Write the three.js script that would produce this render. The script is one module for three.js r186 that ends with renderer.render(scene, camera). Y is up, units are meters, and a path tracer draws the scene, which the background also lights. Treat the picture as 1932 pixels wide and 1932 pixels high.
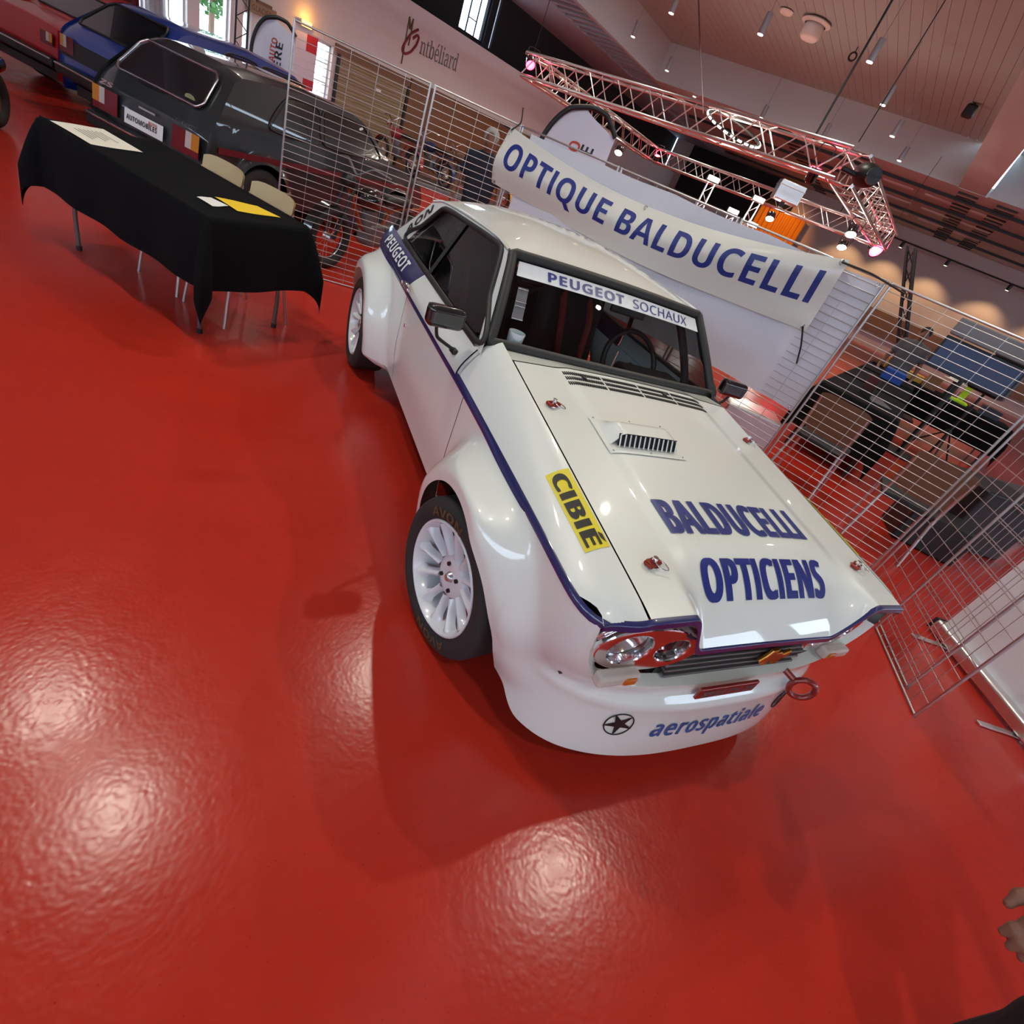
import * as THREE from 'three';
import { mergeGeometries, mergeVertices, toCreasedNormals } from 'three/addons/utils/BufferGeometryUtils.js';
import { RoundedBoxGeometry } from 'three/addons/geometries/RoundedBoxGeometry.js';
import { TessellateModifier } from 'three/addons/modifiers/TessellateModifier.js';
import { FontLoader } from 'three/addons/loaders/FontLoader.js';
import { MarchingCubes } from 'three/addons/objects/MarchingCubes.js';
import { ImprovedNoise } from 'three/addons/math/ImprovedNoise.js';
import { RectAreaLightUniformsLib } from 'three/addons/lights/RectAreaLightUniformsLib.js';

// ---------------------------------------------------------------- camera
const scene = new THREE.Scene();
const F = 982.82, CX = 966, EYE = 1.536;                 // focal length and centre in photo pixels, eye height in metres
const PITCH = 32.78 * Math.PI / 180, ROLL = -24.14 * Math.PI / 180, HEAD = 23 * Math.PI / 180;   // HEAD turns the heading so that the hall lies along the axes
const turnY = (v) => v.applyAxisAngle(new THREE.Vector3(0, 1, 0), HEAD);
const fwd = new THREE.Vector3(0, -Math.sin(PITCH), -Math.cos(PITCH));
const upv = new THREE.Vector3(Math.sin(ROLL), Math.cos(PITCH) * Math.cos(ROLL), -Math.sin(PITCH) * Math.cos(ROLL));
turnY(fwd); turnY(upv);
const rgt = new THREE.Vector3().crossVectors(fwd, upv);
const eye = new THREE.Vector3(0, EYE, 0);
const camera = new THREE.PerspectiveCamera(2 * Math.atan(CX / F) * 180 / Math.PI, 1, 0.05, 200);
camera.position.copy(eye); camera.up.copy(upv); camera.lookAt(eye.clone().add(fwd));
scene.add(camera);
// ---------------------------------------------------------------- sky, daylight, lamps, exposure
scene.background = new THREE.Color().setRGB(9.0, 11.4, 14.2);
const renderer = new THREE.WebGLRenderer({ antialias: true });
renderer.toneMapping = THREE.LinearToneMapping;
renderer.toneMappingExposure = 0.68;
renderer.shadowMap.enabled = true;
RectAreaLightUniformsLib.init();
const LAMP_CD = 16, LAMP_RGB = [1, 0.95, 0.80];
// downlights of the coffered ceiling, bottoms at 4.55 m: photo pixels of those in view, hall x, z of those that only light or mirror
const LAMP_Y = 4.55;
const LAMP_PX = [[1266, 26], [1194, 70], [1258, 134], [1310, 183], [1434, 66], [1640, 118], [1665, 199], [1436, 223], [1552, 259], [1683, 258], [1696, 304]];
const LAMP_XZ = [[-4.15, -0.9], [-2.8, -0.85], [0.72, -3.57], [-2.43, -3.74], [-0.9, -5.4], [1.75, -7.9], [-4.6, -6.6], [-2.6, -9.0], [-6.7, -9.0], [1.6, 0.6], [1.6, -12.4], [-9.0, -5.6], [-9.0, -9.0], [-9.0, -12.4]];

// ---------------------------------------------------------------- helpers
const V3 = (x, y, z) => new THREE.Vector3(x, y, z);
const clamp = (x, a = 0, b = 1) => Math.min(b, Math.max(a, x));
const sst = (a, b, x) => { const t = clamp((x - a) / (b - a)); return t * t * (3 - 2 * t); };
const lerp = (a, b, t) => a + (b - a) * t;
let seed = 7; const rnd = () => { seed = (seed * 16807) % 2147483647; return seed / 2147483647; };
const W = (x, y, z) => turnY(V3(x, y, z));               // survey coordinates (heading of the lens) -> hall coordinates
const ray = (px, py) => fwd.clone().addScaledVector(rgt, (px - CX) / F).addScaledVector(upv, -(py - CX) / F);
const onY = (px, py, y = 0) => { const d = ray(px, py); return eye.clone().addScaledVector(d, (y - EYE) / d.y); };
const onX = (px, py, x) => { const d = ray(px, py); return eye.clone().addScaledVector(d, x / d.x); };
const onZ = (px, py, z) => { const d = ray(px, py); return eye.clone().addScaledVector(d, z / d.z); };
const atD = (px, py, dist) => { const d = ray(px, py); return eye.clone().addScaledVector(d, dist / Math.hypot(d.x, d.z)); };
function curve(pts) {                                     // piecewise smooth curve through [x, y] pairs
  return (x) => {
    if (x <= pts[0][0]) return pts[0][1];
    for (let i = 1; i < pts.length; i++) if (x <= pts[i][0]) {
      const [x0, y0] = pts[i - 1], [x1, y1] = pts[i], h = x1 - x0, t = (x - x0) / h;
      const m = (j) => { if (j <= 0 || j >= pts.length - 1) return j <= 0 ? (pts[1][1] - pts[0][1]) / (pts[1][0] - pts[0][0]) : (pts[j][1] - pts[j - 1][1]) / (pts[j][0] - pts[j - 1][0]); return (pts[j + 1][1] - pts[j - 1][1]) / (pts[j + 1][0] - pts[j - 1][0]); };
      const m0 = m(i - 1) * h, m1 = m(i) * h, t2 = t * t, t3 = t2 * t;
      return (2 * t3 - 3 * t2 + 1) * y0 + (t3 - 2 * t2 + t) * m0 + (-2 * t3 + 3 * t2) * y1 + (t3 - t2) * m1;
    }
    return pts[pts.length - 1][1];
  };
}
const taken = {};
function numbered(n) { const k = taken[n] = (taken[n] ?? -1) + 1; return k ? n + '_' + String(k).padStart(3, '0') : n; }
function sh(o) { o.castShadow = true; o.receiveShadow = true; return o; }
function part(name, geo, mat, parent) { const m = sh(new THREE.Mesh(Array.isArray(geo) ? merge(geo) : geo, mat)); m.name = name; parent.add(m); return m; }
function merge(gs) {
  const anyPlain = gs.some((g) => !g.index);
  return mergeGeometries(gs.map((g) => { const q = anyPlain && g.index ? g.toNonIndexed() : g; for (const k of Object.keys(q.attributes)) if (!['position', 'normal', 'uv'].includes(k)) q.deleteAttribute(k); if (!q.attributes.uv) q.setAttribute('uv', new THREE.Float32BufferAttribute(new Float32Array(q.attributes.position.count * 2), 2)); return q; }));
}
function thing(name, label, category, pos = V3(0, 0, 0), yaw = 0, group) {
  const o = new THREE.Group(); o.name = numbered(name); scene.add(o); o.position.copy(pos); o.rotation.y = yaw;
  o.userData = { label, category }; if (group) o.userData.group = group; return o;
}
function solo(name, geo, mat, label, category, group) { const m = sh(new THREE.Mesh(Array.isArray(geo) ? merge(geo) : geo, mat)); m.name = numbered(name); scene.add(m); m.userData = { label, category }; if (group) m.userData.group = group; return m; }
function struct(name, geo, mat, parent) { const m = sh(new THREE.Mesh(Array.isArray(geo) ? merge(geo) : geo, mat)); m.name = parent ? name : numbered(name); (parent || scene).add(m); if (!parent) m.userData = { kind: 'structure' }; return m; }
function dup(o, pos, yaw, label) { const c = o.clone(); c.name = numbered(o.name.replace(/_\d\d\d$/, '')); c.userData = { ...o.userData }; scene.add(c); c.position.copy(pos); c.rotation.y = yaw; if (label) c.userData.label = label; return c; }
function grid(nu, nv, fn, flip = false) {                 // fn(u, v) -> Vector3, u, v in 0..1
  const pos = [], uv = [], idx = [];
  for (let j = 0; j <= nv; j++) for (let i = 0; i <= nu; i++) { const p = fn(i / nu, j / nv); pos.push(p.x, p.y, p.z); uv.push(i / nu, j / nv); }
  for (let j = 0; j < nv; j++) for (let i = 0; i < nu; i++) { const a = j * (nu + 1) + i, b = a + 1, c = a + nu + 1, d = c + 1; flip ? idx.push(a, c, b, b, c, d) : idx.push(a, b, c, b, d, c); }
  const g = new THREE.BufferGeometry(); g.setAttribute('position', new THREE.Float32BufferAttribute(pos, 3)); g.setAttribute('uv', new THREE.Float32BufferAttribute(uv, 2)); g.setIndex(idx); g.computeVertexNormals(); return g;
}
function tube(pts, r, seg = 24, rad = 8, closed = false) { return new THREE.TubeGeometry(new THREE.CatmullRomCurve3(pts, closed, 'catmullrom', 0.3), seg, r, rad, closed); }
function bar(a, b, r, rad = 8, r2 = r) { const d = b.clone().sub(a), g = new THREE.CylinderGeometry(r2, r, d.length(), rad); g.applyQuaternion(new THREE.Quaternion().setFromUnitVectors(V3(0, 1, 0), d.clone().normalize())); const c = a.clone().add(b).multiplyScalar(0.5); return g.translate(c.x, c.y, c.z); }
function box(w, h, d, x = 0, y = 0, z = 0, r = 0, ry = 0) { const g = r ? new RoundedBoxGeometry(w, h, d, 2, r) : new THREE.BoxGeometry(w, h, d); if (ry) g.rotateY(ry); return g.translate(x, y, z); }
function cyl(r, h, x, y, z, axis = 'y', n = 24, r2 = r) { const g = new THREE.CylinderGeometry(r2, r, h, n); if (axis === 'x') g.rotateZ(-Math.PI / 2); if (axis === 'z') g.rotateX(Math.PI / 2); return g.translate(x, y, z); }
function lathe(pts, n = 40) { return new THREE.LatheGeometry(pts.map(([r, y]) => new THREE.Vector2(r, y)), n); }
function poly(pts, depth, bevel = 0) { const s = new THREE.Shape(pts.map(([x, y]) => new THREE.Vector2(x, y))); return new THREE.ExtrudeGeometry(s, { depth, bevelEnabled: bevel > 0, bevelSize: bevel, bevelThickness: bevel, bevelSegments: 2 }); }
const loadFont = (n) => new FontLoader().loadAsync('fonts/droid/' + n + '.typeface.json');
const FB = await loadFont('droid_sans_bold'), FR = await loadFont('droid_sans_regular'), FS = await loadFont('droid_serif_regular');
function textGeo(str, font, map, edge = 30) {             // lettering cut as shapes and laid on a surface: map(u, v) -> Vector3
  const bb = (ch) => { const q = new THREE.ShapeGeometry(font.generateShapes(ch, 100), 2); q.computeBoundingBox(); return q.boundingBox; };
  const gs = []; let pen = 0;
  for (const ch of str) {                                 // upper-case I is drawn as a plain bar, as on the signs
    const adv = (font.data.glyphs[ch === 'I' ? 'l' : ch] || font.data.glyphs['n']).ha * 100 / font.data.resolution;
    if (ch === 'I') { const l = bb('l'), H_ = bb('H'); gs.push(new THREE.ShapeGeometry(new THREE.Shape([[l.min.x, H_.min.y], [l.max.x, H_.min.y], [l.max.x, H_.max.y], [l.min.x, H_.max.y]].map((p) => new THREE.Vector2(...p)))).translate(pen, 0, 0)); }
    else if (ch !== ' ') gs.push(new THREE.ShapeGeometry(font.generateShapes(ch, 100), 5).translate(pen, 0, 0));
    pen += adv;
  }
  const g0 = merge(gs);
  g0.computeBoundingBox(); const b = g0.boundingBox;
  const g = new TessellateModifier(edge, 6).modify(g0.toNonIndexed()); const p = g.attributes.position;
  for (let i = 0; i < p.count; i++) { const q = map((p.getX(i) - b.min.x) / (b.max.x - b.min.x), (p.getY(i) - b.min.y) / (b.max.y - b.min.y)); p.setXYZ(i, q.x, q.y, q.z); }
  g.computeVertexNormals(); return g;
}
// ---------------------------------------------------------------- materials
const noise = new ImprovedNoise();
function dataTex(n, fn, srgb = true) {
  const d = new Uint8Array(n * n * 4);
  for (let y = 0; y < n; y++) for (let x = 0; x < n; x++) { const c = fn(x / n, y / n), i = (y * n + x) * 4; d[i] = clamp(c[0]) * 255; d[i + 1] = clamp(c[1]) * 255; d[i + 2] = clamp(c[2]) * 255; d[i + 3] = 255; }
  const t = new THREE.DataTexture(d, n, n); t.wrapS = t.wrapT = THREE.RepeatWrapping; t.magFilter = THREE.LinearFilter; t.minFilter = THREE.LinearMipmapLinearFilter; t.generateMipmaps = true; if (srgb) t.colorSpace = THREE.SRGBColorSpace; t.needsUpdate = true; return t;
}
const tn = (x, y, f, s = 0) => { const k = f; const a = (u, v) => noise.noise(u * k, v * k, s); const wx = x, wy = y; return a(wx, wy) * (1 - wx) * (1 - wy) + a(wx - 1, wy) * wx * (1 - wy) + a(wx, wy - 1) * (1 - wx) * wy + a(wx - 1, wy - 1) * wx * wy; };
const std = (r, g, b, rough = 0.5, o = {}) => { const m = new THREE.MeshStandardMaterial({ roughness: rough, side: THREE.DoubleSide, ...o }); m.color.setRGB(r, g, b); return m; };
const phy = (r, g, b, rough = 0.5, o = {}) => { const m = new THREE.MeshPhysicalMaterial({ roughness: rough, side: THREE.DoubleSide, ...o }); m.color.setRGB(r, g, b); return m; };
const glow = (r, g, b, k, base = 0.8) => { const m = std(base, base, base, 0.5); m.emissive.setRGB(r, g, b); m.emissiveIntensity = k; return m; };
const M = {
  paint: phy(0.76, 0.79, 0.74, 0.35, { clearcoat: 1, clearcoatRoughness: 0.03 }),
  blue: phy(0.012, 0.016, 0.11, 0.35, { clearcoat: 1, clearcoatRoughness: 0.05 }),
  blueText: std(0.014, 0.026, 0.20, 0.4), aeroText: std(0.02, 0.10, 0.32, 0.45), whiteText: std(0.75, 0.77, 0.78, 0.5), blackText: std(0.01, 0.01, 0.01, 0.5), greyText: std(0.12, 0.12, 0.13, 0.5),
  yellow: std(0.75, 0.62, 0.02, 0.45), rubber: std(0.02, 0.02, 0.02, 0.55), tyre: std(0.022, 0.021, 0.021, 0.75), black: std(0.008, 0.008, 0.009, 0.45), blackGloss: phy(0.008, 0.008, 0.009, 0.15, { clearcoat: 1 }),
  chrome: std(0.85, 0.85, 0.86, 0.12, { metalness: 1 }), steel: std(0.62, 0.61, 0.60, 0.32, { metalness: 1 }), alu: std(0.78, 0.77, 0.76, 0.28, { metalness: 1 }), gold: std(0.75, 0.36, 0.08, 0.3, { metalness: 1 }),
  rim: phy(0.74, 0.75, 0.77, 0.3, { clearcoat: 0.8, clearcoatRoughness: 0.1 }), redPaint: phy(0.25, 0.015, 0.012, 0.3, { clearcoat: 1 }), redPin: phy(0.28, 0.03, 0.02, 0.25, { metalness: 0.6 }),
  glass: phy(0.80, 0.84, 0.84, 0.0, { transmission: 1, thickness: 0, ior: 1.45 }), tint: phy(0.16, 0.19, 0.20, 0.0, { transmission: 1, thickness: 0, ior: 1.45 }), lens: phy(0.95, 0.95, 0.95, 0.03, { transmission: 1, thickness: 0, ior: 1.5 }),
  amberLens: phy(0.85, 0.30, 0.03, 0.1, { transmission: 0.6, thickness: 0 }), frostLens: phy(0.85, 0.82, 0.75, 0.25, { transmission: 0.5, thickness: 0 }),
  interior: std(0.012, 0.012, 0.013, 0.8), redCloth: std(0.30, 0.03, 0.02, 0.85), cloth: phy(0.005, 0.005, 0.006, 0.95, { specularIntensity: 0.25 }), beige: std(0.55, 0.40, 0.22, 0.5), paper: std(0.80, 0.76, 0.66, 0.8), paperW: std(0.80, 0.80, 0.78, 0.8), paperY: std(0.85, 0.58, 0.02, 0.7),
  greyMetal: std(0.16, 0.15, 0.15, 0.4, { metalness: 0.6 }), skin: std(0.20, 0.085, 0.05, 0.55), hair: std(0.30, 0.28, 0.26, 0.8), navy: std(0.012, 0.014, 0.028, 0.85), brown: std(0.16, 0.085, 0.045, 0.5),  // skin darkened for the shade on the hanging hand
};
// ---------------------------------------------------------------- the hall
const WX = -12.2, WS = WX / -11.8;                        // plane of the long wall; WS rescales heights read at 11.8 m
const wz = (z) => z * WS, wy = (y) => EYE + (y - EYE) * WS;
{
  const n = 512;
  const red = dataTex(n, (x, y) => { const a = 0.5 + 0.5 * tn(x, y, 5, 1.3), b = tn(x, y, 23, 4.1), c = tn(x, y, 90, 7.7), f = rnd() > 0.9994 ? -0.25 : 0; const k = 0.94 + 0.06 * a + 0.025 * b + 0.02 * c + f; return [0.735 * k, 0.185 * k, 0.128 * k]; });
  const bump = dataTex(n, (x, y) => { const k = 0.5 + 0.2 * tn(x, y, 60, 2.2) + 0.22 * tn(x, y, 130, 5.5) + 0.03 * tn(x, y, 14, 8.8); return [k, k, k]; }, false);
  const rgh = dataTex(256, (x, y) => { const k = 0.23 + 0.05 * tn(x, y, 6, 3.3) + 0.04 * tn(x, y, 30, 9.3); return [k, k, k]; }, false);
  const m = phy(1, 1, 1, 1, { specularIntensity: 0.7, map: red, bumpMap: bump, bumpScale: 0.0011, roughnessMap: rgh });
  const g = box(28.6, 0.2, 38.4, 1.8, -0.1, -11.1), p = g.attributes.position, uv = g.attributes.uv;
  for (let i = 0; i < p.count; i++) uv.setXY(i, p.getX(i) / 1.4, p.getZ(i) / 1.4);
  struct('floor', g, m);
}
const wallTex = dataTex(256, (x, y) => { const k = 0.86 + 0.02 * tn(x, y, 8, 1) + 0.012 * tn(x, y, 60, 2); return [k, k * 0.955, k * 0.93]; });
const mWall = std(1, 1, 1, 0.8, { map: wallTex }), mDark = std(0.006, 0.006, 0.007, 0.9), mCeil = std(0.50, 0.53, 0.51, 0.8), mCeilBlueLit = std(0.36, 0.40, 0.46, 0.7), mPlank = std(0.36, 0.39, 0.36, 0.7);  // mCeil and mPlank tinted green to offset red light off the floor
const grain = dataTex(256, (x, y) => { const k = 0.9 + 0.12 * tn(x, y * 0.2, 40, 1) + 0.06 * tn(x, y, 6, 5); return [0.52 * k, 0.345 * k, 0.22 * k]; });
const mWood = std(1, 1, 1, 0.45, { map: grain }), mShutter = std(0.30, 0.215, 0.125, 0.55), mFrame = std(0.70, 0.70, 0.70, 0.5);
{ // long wall with window openings: [z far, z near, y low, y high]
  const opens = [[-5.75, -5.35, 0.2, 2.5], [-6.42, -6.03, 0.2, 2.5], [-7.18, -6.63, 0.2, 2.5], [-7.58, -7.42, 0.1, 1.75], [-9.42, -9.0, 0.82, 1.82]];
  const t = 0.25, top = 3.25, g = [];
  let z = 8; for (const [a, b, y0, y1] of [...opens].sort((p, q) => q[1] - p[1])) {
    g.push(box(t, top, z - b, WX - t / 2, top / 2, (z + b) / 2));
    g.push(box(t, y0, b - a, WX - t / 2, y0 / 2, (a + b) / 2), box(t, top - y1, b - a, WX - t / 2, (top + y1) / 2, (a + b) / 2)); z = a;
  }
  g.push(box(t, top, z + 30, WX - t / 2, top / 2, (z - 30) / 2)); struct('wall_left', g, mWall);
  opens.forEach(([a, b, y0, y1], i) => {                 // frames and panes
    const w = b - a, h = y1 - y0, zc = (a + b) / 2, yc = (y0 + y1) / 2, x = WX - 0.12;
    const f = struct('window_' + (i + 1), [box(0.06, h, 0.03, x, yc, a + 0.015), box(0.06, h, 0.03, x, yc, b - 0.015), box(0.06, 0.03, w, x, y0 + 0.015, zc), box(0.06, 0.03, w, x, y1 - 0.015, zc)], mFrame);
    struct('pane', box(0.006, h - 0.04, w - 0.04, x, yc, zc), M.lens, f);
    if (i === 1) struct('mullion', box(0.05, h, 0.025, x, yc, zc + 0.06), mFrame, f);
    if (i === 4) for (let k = 1; k < 3; k++) struct('mullion', box(0.05, 0.025, w, x, y0 + h * k / 3, zc), mFrame, f);
  });
  // upper dark wall set back above a ledge, with its tall window
  const ux = -12.95, u = [[-14.67, -13.6, 3.4, 4.52], [-15.03, -14.92, 3.4, 4.52]], gu = []; let zz = 8;
  for (const [a, b, y0, y1] of u) { gu.push(box(0.2, 1.5, zz - b, ux, 3.9, (zz + b) / 2), box(0.2, y0 - 3.15, b - a, ux, (y0 + 3.15) / 2, (a + b) / 2), box(0.2, 4.65 - y1, b - a, ux, (y1 + 4.65) / 2, (a + b) / 2)); zz = a; }
  gu.push(box(0.2, 1.5, zz + 30, ux, 3.9, (zz - 30) / 2)); struct('wall_upper', gu, mDark);
  struct('trim_1', box(0.75, 0.08, 38, -12.58, 3.21, -11), mWall);
  const f = struct('window_6', [box(0.08, 1.12, 0.05, ux, 3.96, -13.62), box(0.08, 1.12, 0.05, ux, 3.96, -14.65), box(0.08, 0.05, 1.07, ux, 3.42, -14.13)], mDark);
  struct('pane', box(0.006, 1.1, 1.0, ux, 3.96, -14.13), M.lens, f);
  struct('mullion', box(0.04, 1.1, 0.025, ux + 0.03, 3.96, -13.95), mDark, f); struct('mullion', box(0.04, 1.1, 0.02, ux + 0.03, 3.96, -14.3), mDark, f); struct('glazing_bar', box(0.04, 0.02, 0.3, ux + 0.03, 3.75, -14.13), mDark, f);
  struct('pane', box(0.006, 1.1, 0.1, ux, 3.96, -14.975), M.lens, struct('window_7', [box(0.08, 1.12, 0.02, ux, 3.96, -14.92), box(0.08, 1.12, 0.02, ux, 3.96, -15.03)], mFrame));
  // timber band: head rail and panels, and the rolled-down shutter
  struct('trim_2', box(0.06, 0.18, 2.2, WX + 0.03, 1.82, -10.55), mWood);
  const wp = thing('timber_wall_panelling', 'brown timber panelling below the white wall, right of the tan shutter', 'panelling');
  for (let k = 0; k < 14; k++) part('panel', box(0.05, 1.86, 1.27, WX + 0.025, 0.96, -12.35 - k * 1.28, 0.006), mWood, wp);
  part('head_rail', box(0.07, 0.05, 18, WX + 0.035, 1.915, -20.7), mWood, wp);
  const sh_ = thing('roller_shutter', 'closed tan slatted roller shutter under the Montbéliard lettering', 'shutter');
  for (let k = 0; k < 29; k++) part('slat', box(0.035, 0.0575, 2.02, WX + 0.05, 0.03 + k * 0.06, -10.58, 0.01), mShutter, sh_);
  part('guide_rail', box(0.06, 1.76, 0.05, WX + 0.05, 0.88, -9.545), M.black, sh_); part('guide_rail', box(0.06, 1.76, 0.05, WX + 0.05, 0.88, -11.63), M.black, sh_);
  part('label_plate', box(0.01, 0.05, 0.16, WX + 0.075, 1.43, -10.72), M.paperW, sh_);
}
{ // ceiling: lower slab, slatted strips, coffer with boarded top
  const c = 4.6, T = 0.2;
  struct('ceiling', [box(1.95, T, 38, -11.87, c + T / 2, -11)], mCeilBlueLit);  // bluish light of the upper windows put into the slab colour
  const up = 5.53;
  struct('ceiling_coffer_walls', [box(0.12, up - c, 27, -9.62, (up + c) / 2, -5.5), box(9.2, up - c, 0.12, -5.1, (up + c) / 2, -19), box(0.65, up - c, 27, -0.18, (up + c) / 2, -5.5), box(26, up - c, 0.12, 3, (up + c) / 2, 8), box(16, up - c, 0.12, 8.2, (up + c) / 2, -19)], mCeil);
  const fc = struct('ceiling_far', [box(26, T, 11, 3.2, c + T / 2, -24.56)], mCeil);
  for (const z of [-20.3, -22.6, -25.4, -28]) struct('ceiling_rail', box(24, 0.07, 0.09, 2.4, c - 0.04, z), M.black, fc);
  for (const x of [-5.3, -2.9, -0.2, 0.75]) for (let k = 0; k < 18; k++) struct('slat', box(0.5, 0.03, 0.13, x, c - 0.02, -19.5 - k * 0.58), M.black, fc);
  for (let i = 0; i < 3; i++) for (let k = 0; k < 3; k++) struct('access_panel', box(0.9, 0.03, 0.22, -2.0 + i * 1.25, c - 0.015, -21.4 - k * 2.5), mFrame, fc);
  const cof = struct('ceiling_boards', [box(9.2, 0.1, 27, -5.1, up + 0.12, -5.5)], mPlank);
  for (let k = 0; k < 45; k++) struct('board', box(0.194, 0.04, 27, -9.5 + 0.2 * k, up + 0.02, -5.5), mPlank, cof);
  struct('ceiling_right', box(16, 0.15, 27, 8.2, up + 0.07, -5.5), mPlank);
  const st = struct('ceiling_slat_recess', [box(1.2, 0.1, 38, -10.3, c + 0.45, -11), box(0.05, 0.5, 38, -9.72, c + 0.25, -11), box(0.05, 0.5, 38, -10.88, c + 0.25, -11)], mCeilBlueLit);
  for (let k = 0; k < 58; k++) struct('slat', box(1.14, 0.05, 0.12, -10.3, c + 0.03, -6 - k * 0.42), mCeilBlueLit, st);
  struct('wall_far', box(30, 5.7, 0.25, 2.2, 2.85, -30.1), std(0.52, 0.40, 0.36, 0.8));
  struct('wall_right', [box(0.25, 2.9, 38.4, 16, 1.45, -11), box(0.25, 1.3, 38.4, 16, 5.05, -11), ...[-29.5, -22.5, -15.5, -8.5, -1.5, 6.8].map((z) => box(0.25, 1.5, 1.4, 16, 3.65, z))], mWall);   // unseen clerestory openings added as neutral fill for ceiling and walls
  for (const [z, w] of [[-26, 5.6], [-19, 5.6], [-12, 5.6], [-5, 5.6], [2.65, 6.9]]) struct('pane', box(0.01, 1.5, w, 16, 3.65, z), M.lens, struct('added_side_window', [box(0.08, 0.06, w, 16, 2.93, z), box(0.08, 0.06, w, 16, 4.37, z)], mFrame));  // panes and frames of the added fill-light openings
  struct('wall_back', [box(29, 2.7, 0.25, 2, 1.35, 8), box(29, 1.5, 0.25, 2, 4.95, 8), ...[-11.6, -6, -0.4, 5.2, 10.8, 15.6].map((x) => box(1.0, 1.6, 0.25, x, 3.45, 8))], mWall);   // high windows of the hall, behind the viewer
  for (const x of [-8.8, -3.2, 2.4, 8, 13.2]) struct('pane', box(4.6, 1.5, 0.01, x, 3.45, 8), M.lens, struct('window_front', [box(4.6, 0.06, 0.08, x, 2.73, 8), box(4.6, 0.06, 0.08, x, 4.17, 8), box(0.06, 1.5, 0.08, x, 3.45, 8)], mFrame));
  struct('trim_3', box(24, 0.9, 0.06, 6, 1.05, -29.9), mWood);
  struct('wall_stage_front', [box(5.6, 1.9, 0.2, -8.9, 3.6, -29.7)], mDark); struct('wall_far_white', box(5.0, 2.6, 0.1, -9.6, 1.3, -29.9), mWall);
}
// ---------------------------------------------------------------- downlights
{
  const mTube = std(0.35, 0.33, 0.32, 0.4, { metalness: 0.5 }), mFace = glow(LAMP_RGB[0], LAMP_RGB[1], LAMP_RGB[2], 9);
  const pts = [...LAMP_PX.map(([a, b]) => onY(a, b, LAMP_Y)), ...LAMP_XZ.map(([x, z]) => V3(x, LAMP_Y, z))];
  const gT = cyl(0.055, 0.3, 0, 0.16, 0, 'y', 20), gF = cyl(0.05, 0.012, 0, 0.004, 0, 'y', 20), gR = cyl(0.006, 0.75, 0, 0.68, 0, 'y', 6);
  pts.forEach((p, i) => {
    const t = thing('cylinder_downlight', i < LAMP_PX.length ? 'slim grey cylinder downlight hanging in the coffered ceiling' : 'slim grey cylinder downlight hanging above the red floor', 'ceiling light', p, 0, i < LAMP_PX.length ? 'cylinder downlights' : 'cylinder downlights over the floor');
    part('housing', gT, mTube, t); part('lamp_face', gF, mFace, t); part('rod', gR, mTube, t);
    const L = new THREE.SpotLight(new THREE.Color().setRGB(...LAMP_RGB), LAMP_CD, 0, 1.15, 0.5, 2); L.position.copy(p).add(V3(0, -0.03, 0)); L.target.position.copy(p).add(V3(0, -3, 0)); L.castShadow = true; L.shadow.radius = 2.5; scene.add(L, L.target);
  });
}
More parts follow.
